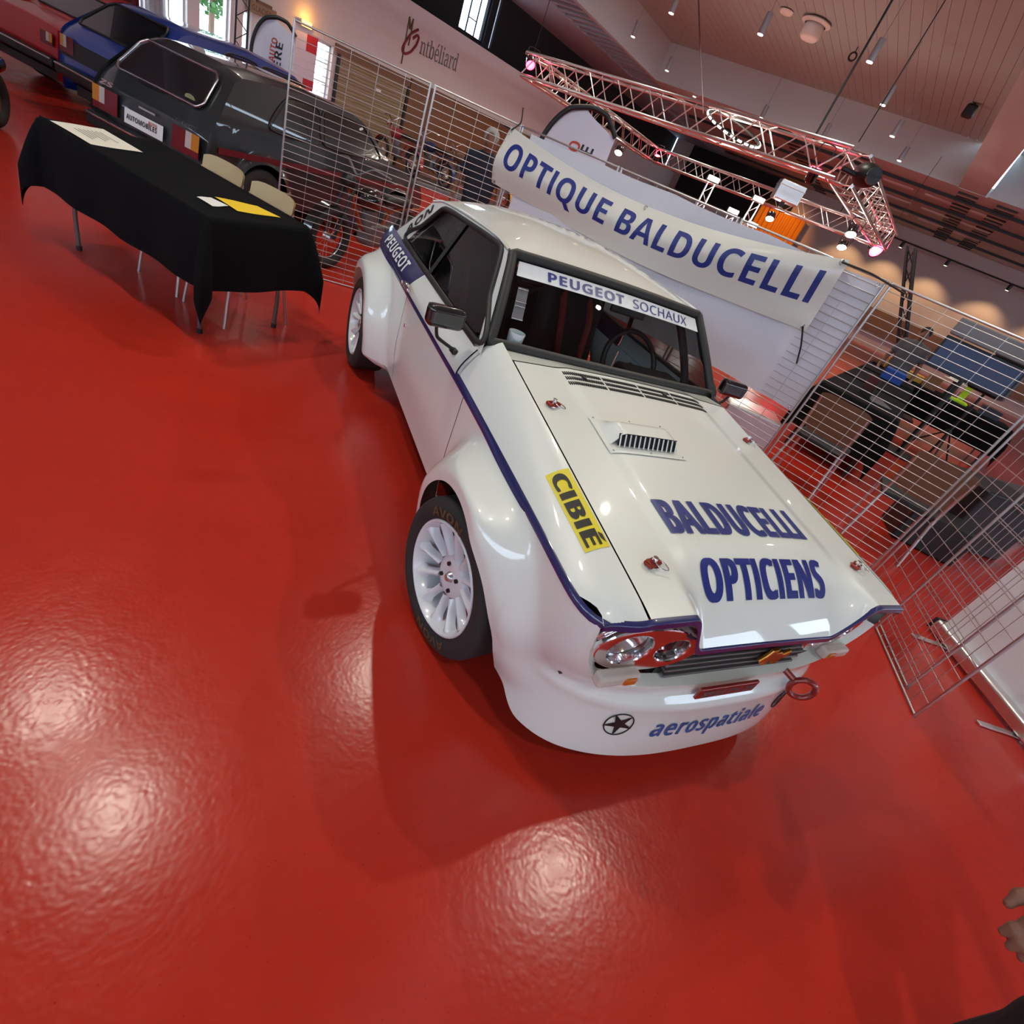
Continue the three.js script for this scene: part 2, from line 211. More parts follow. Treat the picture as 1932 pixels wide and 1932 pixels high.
// ---------------------------------------------------------------- the rally car (x forward, y up, z to its right)
const carPos = W(-0.124, 0, -2.781), carYaw = (34.545 - 90) * Math.PI / 180 + HEAD;
const car = thing('rally_car', 'white two-door rally coupe with blue side stripe and optician lettering on its bonnet', 'car', carPos, carYaw);
const toWorld = (x, y, z) => V3(x, y, z).applyAxisAngle(V3(0, 1, 0), carYaw).add(carPos);
{
  const A = 0.475, R = 0.335, WF = 1.15, WR = -1.15, HUB = 0.285;
  const ys = curve([[-1.6, 0.757], [-1.2, 0.752], [-0.6, 0.746], [0, 0.746], [0.6, 0.748], [1.1, 0.742], [1.45, 0.735], [1.65, 0.727], [1.76, 0.72]]);
  const nn = (y) => lerp(2.8, 9, sst(0.35, 0.70, y)), zb = (y) => 0.716 - 0.03 * (1 - sst(0.2, 0.5, y));
  const zs = (x) => x < 1.3 ? (x < -1.3 ? 0.716 - 0.9 * (-1.3 - x) ** 2 : 0.716) : 0.716 * Math.pow(Math.max(0, 1 - ((x - 1.3) / A) ** 9), 1 / 9);
  const front = (phi, y) => { const n = nn(y), s = Math.abs(Math.sin(phi)), c = Math.abs(Math.cos(phi)), r = Math.pow(s ** n + c ** n, -1 / n), X = A * s * r, Z = zb(y) * c * r; const nx = (X / A) ** (n - 1) / A, nz = (Z / zb(y)) ** (n - 1) / zb(y), l = Math.hypot(nx, nz); return [1.3 + X, Z, nx / l, nz / l]; };
  const flare = (x, y, top) => { const k = x > 0 ? WF : WR, d = Math.hypot(x - k, y - HUB) - R; return 0.125 * lerp(1, 0.5, sst(1.28, 1.5, x)) * (1 - sst(0.03, 0.19, d)) * sst(-0.005, 0.085, top - y) * (x > 1.2 ? lerp(1, sst(0.10, 0.36, y), sst(1.2, 1.42, x)) : 1); };
  const bandF = (y, x) => (0.04 + 0.02 * (1 - sst(0.14, 0.36, y))) * (1 - sst(0.37, 0.425, y)) * (0.2 + 0.8 * sst(1.48, 1.70, x)) * sst(1.36, 1.5, x);
  const base = (q, y) => q <= 1.3 ? [q, q < -1.3 ? zb(y) - 0.9 * (-1.3 - q) ** 2 : zb(y), 0, 1] : front((q - 1.3) / 0.9 * Math.PI / 2, y);
  const shell = (q, y) => { const [x, z, nx, nz] = base(q, y), f = Math.pow(flare(x, y, ys(x)) ** 4 + bandF(y, x) ** 4, 0.25); return V3(x + nx * f, y, z + nz * f); };
  const ybot = (q) => { const x = base(q, 0.4)[0]; for (const k of [WF, WR]) if (Math.abs(x - k) < R) return HUB + Math.sqrt(R * R - (x - k) ** 2); return x > 1.4 ? 0.14 + 0.085 * (1 - sst(1.48, 1.62, x)) : x < -1.4 ? 0.3 : 0.24; };
  const lip = (z) => { z = Math.abs(z); return z < 0.55 ? 0.445 + 0.03 * (z / 0.55) ** 2 : 0.475 + 0.235 * (1 - Math.sqrt(Math.max(0, 1 - ((z - 0.55) / 0.108) ** 2))); };
  const ytop = (q) => { const [x, z] = base(q, 0.6); return q <= 1.3 || z > 0.658 ? ys(base(q, 0.7)[0]) : Math.min(lip(z), ys(x)); };
  const t0 = (q) => base(q, 0.6)[1] > 0.658;
  const sideGrid = (cols, nv, flip, sgn = 1) => { const g = grid(cols.length - 1, nv, (u, v) => { const q = cols[Math.round(u * (cols.length - 1))], a = Math.abs(q), s = q < 0 && cols.wrap ? -1 : 1, qq = cols.wrap ? a : q; const b = ybot(qq), t = ytop(qq) + (qq <= 1.3 || t0(qq) ? 0.004 : 0), sw = cols.wrap ? 1 - sst(0.22, 0.42, b) : 0, yv = lerp(lerp(b, t, v), v < 0.6 ? lerp(Math.min(b, 0.43), 0.44, v / 0.6) : lerp(0.44, t, (v - 0.6) / 0.4), sw); const p = shell(qq, yv); p.z *= sgn * s; return p; }, flip); return g; };
  const range = (a, b, st) => { const r = []; const n = Math.ceil((b - a) / st); for (let i = 0; i <= n; i++) r.push(a + (b - a) * i / n); return r; };
  // front clip: both fenders and the spoiler in one skin (columns run round the nose)
  { const half = [...range(0.648, 0.805, 0.02), ...range(0.812, 0.822, 0.002), ...range(0.83, 1.29, 0.015), ...range(1.3, 2.2, 0.008)]; const cols = [...half.map((q) => -q), ...half.slice(0, -1).reverse()].reverse(); cols.wrap = true; part('front_clip', sideGrid(cols, 30, true), M.paint, car); }
  for (const s of [1, -1]) {
    part('door_lower_skin', sideGrid(range(-0.452, 0.642, 0.03), 14, s < 0, s), M.paint, car);
    part('rear_quarter_skin', sideGrid([...range(-1.6, -1.5, 0.02), ...range(-1.49, -1.48, 0.002), ...range(-1.47, -0.83, 0.015), ...range(-0.82, -0.81, 0.002), ...range(-0.8, -0.458, 0.03)], 18, s < 0, s), M.paint, car);
    // turned-in sill edge
    part('sill', grid(24, 2, (u, v) => { const q = lerp(-0.8, 0.8, u); const p = shell(q, 0.24); return V3(q, 0.24 - 0.035 * v, (p.z - 0.04 * v * v) * s); }), M.paint, car);
  }
  // bonnet, fender tops, cowl
  const H = (x, z) => 0.885 - 0.1223 * (x - 0.92) + 0.016 * (1 - (z / 0.57) ** 2) + 0.007 * (1 - sst(0.33, 0.40, Math.abs(z)));
  const cz = (z) => 1 - sst(0.30, 0.43, Math.abs(z));
  const hoodY = (x, z) => { const t = Math.max(0, (x - 1.52) / 0.261), c = cz(z); return H(x, z) - c * 0.158 * t ** 2.2 - (1 - c) * 0.004 * t ** 6; };
  const xf = (z) => { z = Math.abs(z); return 1.785 - 0.004 * cz(z) - (z > 0.57 ? 4.2 * (z - 0.57) ** 2 : 0); };
  part('bonnet', grid(100, 140, (u, v) => { const z = lerp(-0.572, 0.572, v), x = lerp(0.655, xf(z), 1 - (1 - u) ** 1.8); return V3(x, hoodY(x, z), z); }, true), M.paint, car);
  const ftop = (x, z) => { const e = Math.max(zs(x), 0.6), t = clamp((z - 0.565) / (e - 0.565)), h = hoodY(x, 0.57); return h - (h - ys(x)) * Math.pow(t, 1.8); };
  const edgeP = (z) => { const a = Math.abs(z), t = sst(0.56, 0.668, a); return [lerp(xf(z), 1.742, t * t), lerp(hoodY(xf(z), Math.min(a, 0.57)), 0.722, t)]; };
  for (const s of [1, -1]) part('fender_top', grid(60, 14, (u, v) => { const ze = lerp(0.577, 0.668, v), [ex, ey] = edgeP(ze), x = lerp(0.50, ex, u), xc = Math.min(x, 1.742), k = sst(0.90, 1, u), z = lerp(lerp(0.577, zs(xc), v), ze, k), f0 = ftop(1.742, ze) - 0.1223 * (ex - 1.742); return V3(x, ftop(xc, z) - 0.1223 * (x - xc) + (ey - f0) * sst(0.955, 1, u), z * s); }, s > 0), M.paint, car);
  const xw = (z) => 0.505 + 0.05 * (1 - (z / 0.63) ** 2), yw = (z) => 0.902 + 0.012 * (1 - (z / 0.63) ** 2);
  part('cowl_panel', grid(6, 40, (u, v) => { const z = lerp(-0.575, 0.575, v), x = lerp(xw(z) - 0.02, 0.648, u); return V3(x, lerp(yw(z), hoodY(0.648, z), u), z); }, true), M.paint, car);
  // blue line: both flanks and round the nose
  for (const s of [1, -1]) part('side_stripe', grid(120, 2, (u, v) => { const x = lerp(-1.40, 1.742, u), y = ys(x); if (v === 0) { const q = x <= 1.3 ? shell(x, y - 0.013) : V3(x, y - 0.013, zs(x)); return V3(x, y - 0.013, (q.z + 0.0025) * s); } return v < 0.9 ? V3(x + 0.001, y + 0.002, (zs(x) + 0.0035) * s) : x > 0.5 ? V3(x, Math.max(ftop(x, zs(x) - 0.008), y) + 0.0025, (zs(x) - 0.008) * s) : V3(x, y + 0.0115, (zs(x) - 0.001) * s); }), M.blue, car);
  part('nose_stripe', grid(220, 3, (u, v) => { const z = lerp(-0.668, 0.668, u), [x, y] = edgeP(z), k = Math.round(v * 3); return V3(x + [-0.012, 0.002, 0.004, 0.003][k], y + [0.0045, 0.003, -0.002, -0.02][k], z); }), M.blue, car);
  // lip under the grille, grille, lamps
  { const cs = range(1.3, 2.2, 0.006).filter((q) => !t0(q)), all = [...cs, ...cs.slice(0, -1).reverse().map((q) => -q)];
    part('grille_lip', grid(all.length - 1, 3, (u, v) => { const q = all[Math.round(u * (all.length - 1))], p = shell(Math.abs(q), ytop(Math.abs(q))), k = sst(0.5, 0.64, p.z); return V3(p.x - v * lerp(0.045, 0.03, k), p.y + 0.003 * v, (p.z - v * 0.035 * k) * Math.sign(q)); }), M.paint, car); }
  part('grille_backing', [box(0.03, 0.30, 1.24, 1.655, 0.57, 0), box(0.05, 0.19, 0.66, 1.70, 0.55, 0), box(0.08, 0.02, 0.7, 1.675, 0.455, 0)], M.black, car);
  for (let k = 0; k < 8; k++) part('grille_bar', box(0.02, 0.010, k > 4 ? 0.56 : 0.62 + 0.02 * k, 1.742 - 0.002 * k, 0.472 + 0.023 * k, 0, 0.004), M.greyMetal, car);
  for (const s of [1, -1]) {
    const lamp = part('headlamp_bezel', (() => { const sp = new THREE.Shape(); sp.absellipse(0, 0, 0.168, 0.098, 0, Math.PI * 2); for (const [c, r] of [[0.062, 0.073], [-0.083, 0.058]]) { const h = new THREE.Path(); h.absarc(c, 0, r, 0, Math.PI * 2, true); sp.holes.push(h); } const g = new THREE.ExtrudeGeometry(sp, { depth: 0.02, bevelEnabled: true, bevelSize: 0.008, bevelThickness: 0.01, bevelSegments: 3, curveSegments: 32 }); g.rotateY(Math.PI / 2); return g; })(), M.chrome, car);
    lamp.scale.z = -1 * s * -1 * -1; lamp.position.set(1.712, 0.602, 0.44 * s); lamp.rotation.y = -0.10 * s; lamp.rotation.z = -0.10;
    for (const [c, r] of [[0.062, 0.073], [-0.083, 0.058]]) {
      const zc = lamp.scale.z > 0 ? c : -c, zz = c * (s > 0 ? 1 : -1);
      const refl = part('reflector', lathe([[0.012, -0.055], [r * 0.5, -0.045], [r * 0.85, -0.02], [r, 0.01]], 32).rotateZ(-Math.PI / 2), M.chrome, lamp); refl.position.set(0.0, 0, -c);
      const ln = part('lens', lathe([[0.0001, 0.022], [r * 0.6, 0.019], [r, 0.006]], 32).rotateZ(-Math.PI / 2), M.lens, lamp); ln.position.set(0.0, 0, -c);
    }
    part('headlamp_trim', (() => { const pts = []; for (let i = 0; i < 40; i++) { const a = i / 40 * Math.PI * 2; pts.push(V3(0, 0.112 * Math.sin(a), 0.185 * Math.cos(a))); } const g = tube(pts, 0.008, 80, 8, true); g.rotateZ(-0.1); g.rotateY(-0.1 * s); return g.translate(1.717, 0.602, 0.44 * s); })(), M.chrome, car);
    const ind = part('indicator', box(0.04, 0.042, 0.145, 1.752, 0.508, 0.51 * s, 0.012), M.frostLens, car); part('amber_insert', box(0.03, 0.028, 0.045, 1.763, 0.508, 0.475 * s, 0.008), M.amberLens, ind);
  }
  part('grille_emblem', (() => { const pts = [[0, 0.01], [0.02, 0.03], [0.03, 0.055], [0.05, 0.06], [0.055, 0.04], [0.075, 0.045], [0.1, 0.03], [0.125, 0.045], [0.13, 0.03], [0.105, 0.012], [0.095, -0.01], [0.08, -0.012], [0.078, 0.008], [0.05, 0.01], [0.04, -0.012], [0.028, -0.012], [0.03, 0.012], [0.012, 0.0]]; const g = poly(pts, 0.006, 0.004); g.translate(-0.065, -0.02, 0); g.rotateY(Math.PI / 2); g.translate(1.757, 0.53, -0.14); return g; })(), M.gold, car);
  // front spoiler marks
  const sp = (z, y, off = 0.003) => { const n = nn(y), X = A * Math.pow(Math.max(0, 1 - (Math.abs(z) / zb(y)) ** n), 1 / n), nx = (X / A) ** (n - 1) / A, nz = (Math.abs(z) / zb(y)) ** (n - 1) / zb(y), l = Math.hypot(nx, nz), f = bandF(y, 1.75) + off; return V3(1.3 + X + nx / l * f, y, z + Math.sign(z) * nz / l * f); };
  part('sponsor_lettering', textGeo('aerospatiale', FB, (u, v) => sp(lerp(0.262, -0.262, u), lerp(0.218, 0.322, v)), 25), M.aeroText, car);
  for (const zc of [0.385, -0.36]) {
    const ring = []; for (let i = 0; i < 36; i++) { const a = i / 36 * Math.PI * 2; ring.push(sp(zc + 0.042 * Math.cos(a), 0.295 + 0.048 * Math.sin(a))); }
    const em = part('star_emblem', tube(ring, 0.0022, 72, 5, true), M.blackText, car);
    const st = []; for (let i = 0; i < 10; i++) { const a = Math.PI / 2 + Math.PI + i * Math.PI / 5, r = i % 2 ? 0.016 : 0.05; st.push([r * Math.cos(a), r * Math.sin(a) * 1.05]); }
    const g0 = new THREE.ShapeGeometry(new THREE.Shape(st.map(([x, y]) => new THREE.Vector2(x, y)))); const p = g0.attributes.position; for (let i = 0; i < p.count; i++) { const q = sp(zc - p.getX(i), 0.295 + p.getY(i)); p.setXYZ(i, q.x, q.y, q.z); } g0.computeVertexNormals(); part('star', g0, M.blackText, em);
  }
  const plate = part('number_plate', box(0.012, 0.05, 0.27, 1.80, 0.437, 0.045, 0.004).rotateZ(0.0), M.redPaint, car);
  part('plate_lettering', textGeo('8933 ZV 25', FB, (u, v) => V3(1.8075, lerp(0.422, 0.452, v), lerp(0.165, -0.075, u)), 60), M.greyText, plate);
  part('tow_ring', new THREE.TorusGeometry(0.042, 0.011, 10, 32).rotateY(0.95).translate(1.835, 0.425, -0.315), M.redPaint, car);
  part('tow_strap', bar(V3(1.77, 0.45, -0.27), V3(1.815, 0.44, -0.29), 0.012), M.redPaint, car);
  // bonnet fittings and lettering
  const hp = (x, z, o = 0.003) => V3(x, hoodY(x, z) + o, z);
  part('bonnet_lettering', [-0.0045, 0.0045].map((d) => textGeo('BALDUCELLI', FB, (u, v) => hp(lerp(1.512, 1.372, v), lerp(0.342, -0.296, u) + d), 10)), M.blueText, car);
  part('bonnet_lettering', [-0.0045, 0.0045].map((d) => textGeo('OPTICIENS', FB, (u, v) => hp(lerp(1.700, 1.594, v), lerp(0.296, -0.268, u) + d), 8)), M.blueText, car);
  for (const s of [1, -1]) {
    const fp = (x, z, o) => V3(x, ftop(x, z) + o, z * s);
    const st = part('sponsor_sticker', grid(14, 4, (u, v) => fp(lerp(1.245, 1.55, u), lerp(0.583, 0.651, v), 0.002), s > 0), M.yellow, car);
    part('sticker_lettering', [-0.004, 0, 0.004].map((d) => textGeo('CIBIÉ', FB, (u, v) => fp((s > 0 ? lerp(1.262, 1.535, u) : lerp(1.535, 1.262, u)) + d, lerp(0.644, 0.588, v), 0.0035), 25)), M.blackText, st);
  }
  for (const [x, z] of [[0.92, 0.51], [0.92, -0.51], [1.615, 0.48], [1.615, -0.48]]) {
    const y = hoodY(x, z), c = part('bonnet_pin', box(0.03, 0.012, 0.055, x, y + 0.008, z, 0.005, 0.35), M.redPin, car);
    part('pin_post', cyl(0.008, 0.03, x, y + 0.012, z, 'y', 12), M.chrome, c); part('pin_ring', new THREE.TorusGeometry(0.022, 0.0022, 6, 24).rotateX(Math.PI / 2 - 0.2).translate(x + 0.012, y + 0.012, z - 0.02), M.chrome, c);
    part('pin_plate', cyl(0.02, 0.004, x, y + 0.003, z, 'y', 20), M.chrome, c);
  }
  const slots = []; for (let r = 0; r < 3; r++) for (let k = 0; k < 84; k++) { const z = -0.37 + 0.74 * k / 83; if (k % 21 === 0) continue; const x = 0.688 + 0.033 * r; slots.push(box(0.021, 0.004, 0.0045, x, hoodY(x, z) + 0.0005, z)); }
  part('cowl_vent_slots', slots, M.black, car).userData.kind = 'stuff';
  for (const [x, z] of [[0.705, 0.285], [0.705, -0.14]]) part('washer_nozzle', new THREE.SphereGeometry(0.012, 12, 8).scale(1.6, 0.5, 0.8).translate(x, hoodY(x, z) + 0.003, z), M.black, car);
  { // air scoop, right of the centre line
    const yb = (x, z) => hoodY(x, z);
    part('scoop_plate', grid(6, 10, (u, v) => { const x = lerp(0.965, 1.16, u), z = lerp(0.045, 0.385, v); return V3(x, yb(x, z) + 0.004, z); }, true), M.paint, car);
    const sc = part('scoop', grid(14, 20, (u, v) => { const k = sst(0, 0.55, u), e = Math.min(1, Math.min(v, 1 - v) / 0.13), x = lerp(0.985, 1.115, u), z = lerp(0.065, 0.365, v), h = 0.042 * k * sst(0, 1, e); return V3(x, yb(x, z) + 0.004 + h, z); }, true), M.paint, car);
    part('scoop_mouth', grid(10, 3, (u, v) => { const z = lerp(0.085, 0.345, u); return V3(1.108 + 0.02 * (1 - v), yb(1.11, z) + 0.006 + 0.036 * v, z); }), M.black, sc);
    for (let k = 0; k < 13; k++) { const z = 0.09 + 0.25 * k / 12; part('scoop_slat', bar(V3(1.133, yb(1.12, z) + 0.006, z), V3(1.114, yb(1.12, z) + 0.043, z), 0.0028, 6), M.paint, sc); }
    for (const [x, z] of [[0.975, 0.06], [0.975, 0.21], [0.975, 0.37], [1.15, 0.06], [1.15, 0.21], [1.15, 0.37]]) part('rivet', new THREE.SphereGeometry(0.004, 8, 6).translate(x, yb(x, z) + 0.005, z), M.chrome, sc);
  }
  // shoulders, door tops, greenhouse
  const sz = (y) => 0.66 - 0.33 * (y - 0.86);
  const shoulder = (x, v) => { const y0 = ys(x), z0 = zs(x), y1 = x > 0.3 ? lerp(0.873, 0.885, (x - 0.3) / 0.2) : 0.873; return V3(x, lerp(y0, y1, v), lerp(z0, sz(y1), v) + 0.014 * Math.sin(Math.PI * Math.pow(v, 0.8))); };
  for (const s of [1, -1]) {
    const q = (x, v, o = 0) => { const p = shoulder(x, v); p.z = (p.z + o) * s; p.y += o * 0.4; return p; };
    const cut = (v) => lerp(-0.50, -0.425, v);
    part('door_top_skin', grid(26, 8, (u, v) => q(lerp(cut(v) + 0.003, 0.499, u), v), s > 0 ? false : true), M.paint, car);
    const qp = part('rear_quarter_top', grid(26, 8, (u, v) => q(lerp(-1.40, cut(v) - 0.003, u), v), s > 0 ? false : true), M.blue, car);
    part('quarter_lettering', textGeo('PEUGEOT', FB, (u, v) => q(s > 0 ? lerp(-1.26, -0.66, u) : lerp(-0.66, -1.26, u), lerp(0.30, 0.80, v), 0.003), 25), M.whiteText, qp);
    part('fender_door_gap_filler', grid(2, 6, (u, v) => { const x = lerp(0.497, 0.52, u), p = shoulder(0.5, v); return V3(x, p.y - 0.003, (p.z - 0.006) * s); }), M.paint, car);
    // window surround cut from one skin
    const outer = [[0.535, 0.872], [0.515, 0.905], [0.37, 1.066], [0.236, 1.207], [0.1, 1.217], [-0.1, 1.214], [-0.35, 1.203], [-0.6, 1.188], [-0.78, 1.172], [-0.905, 1.143], [-0.98, 1.083], [-1.06, 1.017], [-1.235, 0.888], [-1.25, 0.872]];
    const hole = [[0.462, 0.893], [0.325, 1.043], [0.182, 1.19], [0.0, 1.195], [-0.3, 1.181], [-0.55, 1.168], [-0.66, 1.158], [-0.70, 1.148], [-0.735, 1.122], [-0.85, 1.018], [-0.99, 0.892]];
    const shp = new THREE.Shape(outer.map((p) => new THREE.Vector2(...p))); shp.holes.push(new THREE.Path(hole.map((p) => new THREE.Vector2(...p))));
    const lay = (g, o = 0) => { const p = g.attributes.position; for (let i = 0; i < p.count; i++) p.setZ(i, (sz(p.getY(i)) + o) * s); g.computeVertexNormals(); return g; };
    part('window_surround', lay(new THREE.ShapeGeometry(shp)), M.paint, car);
    const H3 = (p, o = 0.004) => V3(p[0], p[1], (sz(p[1]) + o) * s);
    part('window_rubber', tube(hole.map((p) => H3(p)), 0.012, 160, 8, true), M.rubber, car);
    part('side_glass', lay(new THREE.ShapeGeometry(new THREE.Shape(hole.map((p) => new THREE.Vector2(...p)))), -0.004), M.tint, car);
    part('window_pillar', grid(2, 6, (u, v) => { const y = lerp(0.885, 1.185, v), x = lerp(-0.385, -0.315, v) + (u - 0.5) * 0.045; return V3(x, y, (sz(y) + 0.003) * s); }), M.rubber, car);
    part('belt_strip', tube([V3(0.47, 0.881, sz(0.88) * s), V3(-0.2, 0.878, sz(0.875) * s), V3(-1.02, 0.878, sz(0.875) * s)], 0.012, 40, 8), M.rubber, car);
    part('rain_gutter', tube(outer.slice(3, 10).map((p) => H3(p, 0.002)), 0.007, 60, 6), M.paint, car);
    // pillar lettering
    part('pillar_lettering', textGeo('AON', FB, (u, v) => { const a = [-1.09, 0.935], b = [-0.87, 1.125], nx = -0.62, ny = 0.785, x = lerp(a[0], b[0], u) + nx * 0.05 * (v - 0.75), y = lerp(a[1], b[1], u) + ny * 0.05 * (v - 0.75); return V3(x, y, (sz(y) + 0.003) * s); }, 40), M.blackText, car);
    // mirror
    const mir = part('door_mirror', box(0.06, 0.082, 0.155, 0, 0, 0, 0.022), M.blackGloss, car); mir.position.set(0.45, 0.952, 0.80 * s); mir.rotation.y = 0.12 * s;
    part('mirror_glass', box(0.004, 0.066, 0.135, -0.030, 0, 0, 0.002), M.chrome, mir);
    part('mirror_stalk', tube([V3(-0.015, -0.045, 0.02 * s), V3(-0.02, -0.09, -0.0 * s), V3(-0.04, -0.135, -0.09 * s)], 0.007, 20, 8), M.black, mir);
    part('mirror_foot', box(0.045, 0.02, 0.03, -0.045, -0.143, -0.098 * s, 0.008), M.black, mir);
    const hd = part('door_handle', box(0.13, 0.016, 0.014, -0.40, 0.792, 0.748 * s, 0.006), M.chrome, car); part('handle_base', box(0.05, 0.03, 0.02, -0.445, 0.788, 0.735 * s, 0.006), M.chrome, hd); part('lock_button', cyl(0.009, 0.012, -0.47, 0.79, 0.752 * s, 'z', 14), M.chrome, hd);
    part('key_lock', cyl(0.011, 0.012, -0.33, 0.62, 0.722 * s, 'z', 14), M.chrome, car);
  }
  const yc = curve([[-1.0, 1.165], [-0.9, 1.215], [-0.75, 1.258], [-0.55, 1.283], [-0.35, 1.292], [-0.1, 1.286], [0.1, 1.263], [0.28, 1.226]]);
  const yg = curve([[-0.98, 1.10], [-0.905, 1.143], [-0.78, 1.172], [-0.6, 1.188], [-0.35, 1.203], [-0.1, 1.214], [0.1, 1.217], [0.24, 1.207]]);
  const xrf = (z) => 0.236 + 0.035 * (1 - (z / 0.54) ** 2), xrr = (z) => -0.905 - 0.06 * (1 - (z / 0.56) ** 2);
  part('roof', grid(50, 40, (u, v) => { const t = lerp(-1, 1, v), x0 = lerp(-0.905, 0.236, u), zr = sz(yg(x0)), z = t * zr, x = lerp(xrr(z), xrf(z), u); return V3(x, lerp(yg(x), yc(x), 1 - Math.abs(t) ** 2.6) + (u === 1 ? 0 : 0), z); }, true), M.paint, car);
  // windscreen
  const wsP = (u, v, o = 0) => { const t = lerp(1, -1, u), zt = t * 0.527, zbm = t * 0.618, x0 = xw(zbm) - 0.01, x1 = 0.236 + 0.035 * (1 - t * t), y0 = yw(zbm) + 0.012, y1 = 1.198 + 0.016 * (1 - t * t); return V3(lerp(x0, x1, v) + 0.012 * Math.sin(Math.PI * v) + o, lerp(y0, y1, v) + o * 0.8, lerp(zbm, zt, v)); };
  part('windscreen', grid(24, 12, (u, v) => wsP(u, v)), M.glass, car);
  { const rim = []; for (let i = 0; i < 24; i++) rim.push(wsP(i / 24, 0, 0.003)); for (let i = 0; i < 12; i++) rim.push(wsP(1, i / 12, 0.003)); for (let i = 0; i < 24; i++) rim.push(wsP(1 - i / 24, 1, 0.003)); for (let i = 0; i < 12; i++) rim.push(wsP(0, 1 - i / 12, 0.003)); part('windscreen_rubber', tube(rim, 0.021, 220, 8, true), M.rubber, car); }
  const band = part('sun_strip', grid(24, 3, (u, v) => wsP(lerp(0.03, 0.97, u), lerp(0.775, 0.935, v), 0.003)), M.whiteText, car);
  const wsT = (str, f, za, zb2) => part('strip_lettering', textGeo(str, f, (u, v) => { const z = lerp(za, zb2, u), vv = lerp(0.80, 0.905, v), half = lerp(0.618, 0.527, vv); return wsP((1 - z / half) / 2, vv, 0.005); }, 30), M.blueText, band);
  wsT('PEUGEOT', FB, 0.375, -0.015); wsT('SOCHAUX', FR, -0.067, -0.425);
  const pass = part('windscreen_permit', grid(2, 4, (u, v) => wsP(lerp(0.045, 0.085, u), lerp(0.30, 0.66, v), 0.004)), M.greyText, car);
  part('permit_edge', [0.31, 0.45, 0.5, 0.64].map((v) => tube([wsP(0.045, v, 0.006), wsP(0.085, v, 0.006)], 0.0022, 4, 5)), M.chrome, pass);
  // tail
  part('tailgate', grid(16, 20, (u, v) => { const t = lerp(-1, 1, v), x = lerp(-0.905 - 0.06 * (1 - t * t), -1.25 - 0.05 * (1 - t * t), u), ye = lerp(1.143, 0.885, u), ymid = lerp(1.163, 0.90, u), z = t * sz(ye); return V3(x, lerp(ye, ymid, 1 - t * t), z); }), M.paint, car);
  part('rear_glass', grid(8, 12, (u, v) => { const t = lerp(-0.78, 0.78, v), x = lerp(-0.97, -1.2, u) - 0.05 * (1 - t * t), y = lerp(1.125, 0.945, u) + 0.012 * (1 - t * t) + 0.008; return V3(x, y, t * sz(y)); }), M.tint, car);
  part('tail_deck', grid(8, 20, (u, v) => { const t = lerp(-1, 1, v), x = lerp(-1.25, -1.42, u) - 0.05 * (1 - t * t), y = lerp(0.885, 0.86, u); return V3(x, y - 0.10 * Math.pow(Math.abs(t), 8), t * 0.655); }), M.paint, car);
  part('tail_panel', grid(10, 20, (u, v) => { const t = lerp(-1, 1, v), y = lerp(0.86 - 0.10 * Math.pow(Math.abs(t), 8), 0.3, u); return V3(-1.42 - 0.05 * (1 - t * t) - 0.1 * Math.sin(Math.PI * u), y, t * lerp(0.655, 0.64, u)); }), M.paint, car);
  for (const s of [1, -1]) part('tail_lamp', box(0.03, 0.07, 0.2, -1.52, 0.68, 0.5 * s, 0.01), M.redPaint, car);
  part('rear_bumper', box(0.06, 0.08, 1.3, -1.58, 0.48, 0, 0.025), M.chrome, car);
  // hidden body: floor, engine bay, arch liners
  part('underbody', box(2.9, 0.05, 1.22, 0.02, 0.235, 0), M.interior, car);
  part('engine_bay', [box(0.9, 0.4, 0.86, 1.15, 0.5, 0), box(0.03, 0.5, 1.24, 0.62, 0.58, 0)], M.interior, car);
  for (const k of [WF, WR]) for (const s of [1, -1]) part('arch_liner', new THREE.CylinderGeometry(R + 0.012, R + 0.012, 0.30, 32, 1, true, -Math.PI / 2, Math.PI).rotateX(-Math.PI / 2).translate(k, HUB, 0.575 * s), M.black, car);
  // cabin
  part('dashboard', [box(0.20, 0.16, 1.16, 0.40, 0.80, 0, 0.04), box(0.16, 0.06, 0.36, 0.36, 0.875, -0.32, 0.025)], M.interior, car);
  part('steering_wheel', [new THREE.TorusGeometry(0.17, 0.014, 10, 36).rotateY(Math.PI / 2).rotateZ(0.45).translate(0.17, 0.855, -0.33), bar(V3(0.17, 0.855, -0.33), V3(0.36, 0.78, -0.33), 0.02)], M.black, car);
  for (const s of [1, -1]) {
    const seat = part('seat', [box(0.5, 0.16, 0.46, -0.28, 0.42, 0.32 * s, 0.05), (() => { const g = box(0.14, 0.66, 0.44, 0, 0, 0, 0.06); g.rotateZ(0.28); return g.translate(-0.56, 0.76, 0.32 * s); })(), box(0.1, 0.14, 0.26, -0.66, 1.08, 0.32 * s, 0.04)], M.interior, car);
    for (const d of [-0.09, 0.09]) part('harness', tube([V3(-0.60, 1.0, 0.32 * s + d), V3(-0.47, 0.85, 0.32 * s + d * 1.1), V3(-0.36, 0.55, 0.32 * s + d * 0.8)], 0.022, 14, 6), M.redCloth, seat);
    part('cage_pillar', tube([V3(0.42, 0.5, 0.56 * s), V3(0.36, 0.88, 0.565 * s), V3(0.16, 1.14, 0.50 * s), V3(-0.1, 1.19, 0.46 * s), V3(-0.62, 1.19, 0.46 * s)], 0.02, 40, 8), M.interior, car);
  }
  part('cage_hoop', tube([V3(-0.62, 0.4, -0.58), V3(-0.62, 0.9, -0.56), V3(-0.62, 1.16, -0.46), V3(-0.62, 1.19, 0), V3(-0.62, 1.16, 0.46), V3(-0.62, 0.9, 0.56), V3(-0.62, 0.4, 0.58)], 0.02, 60, 8), M.interior, car);
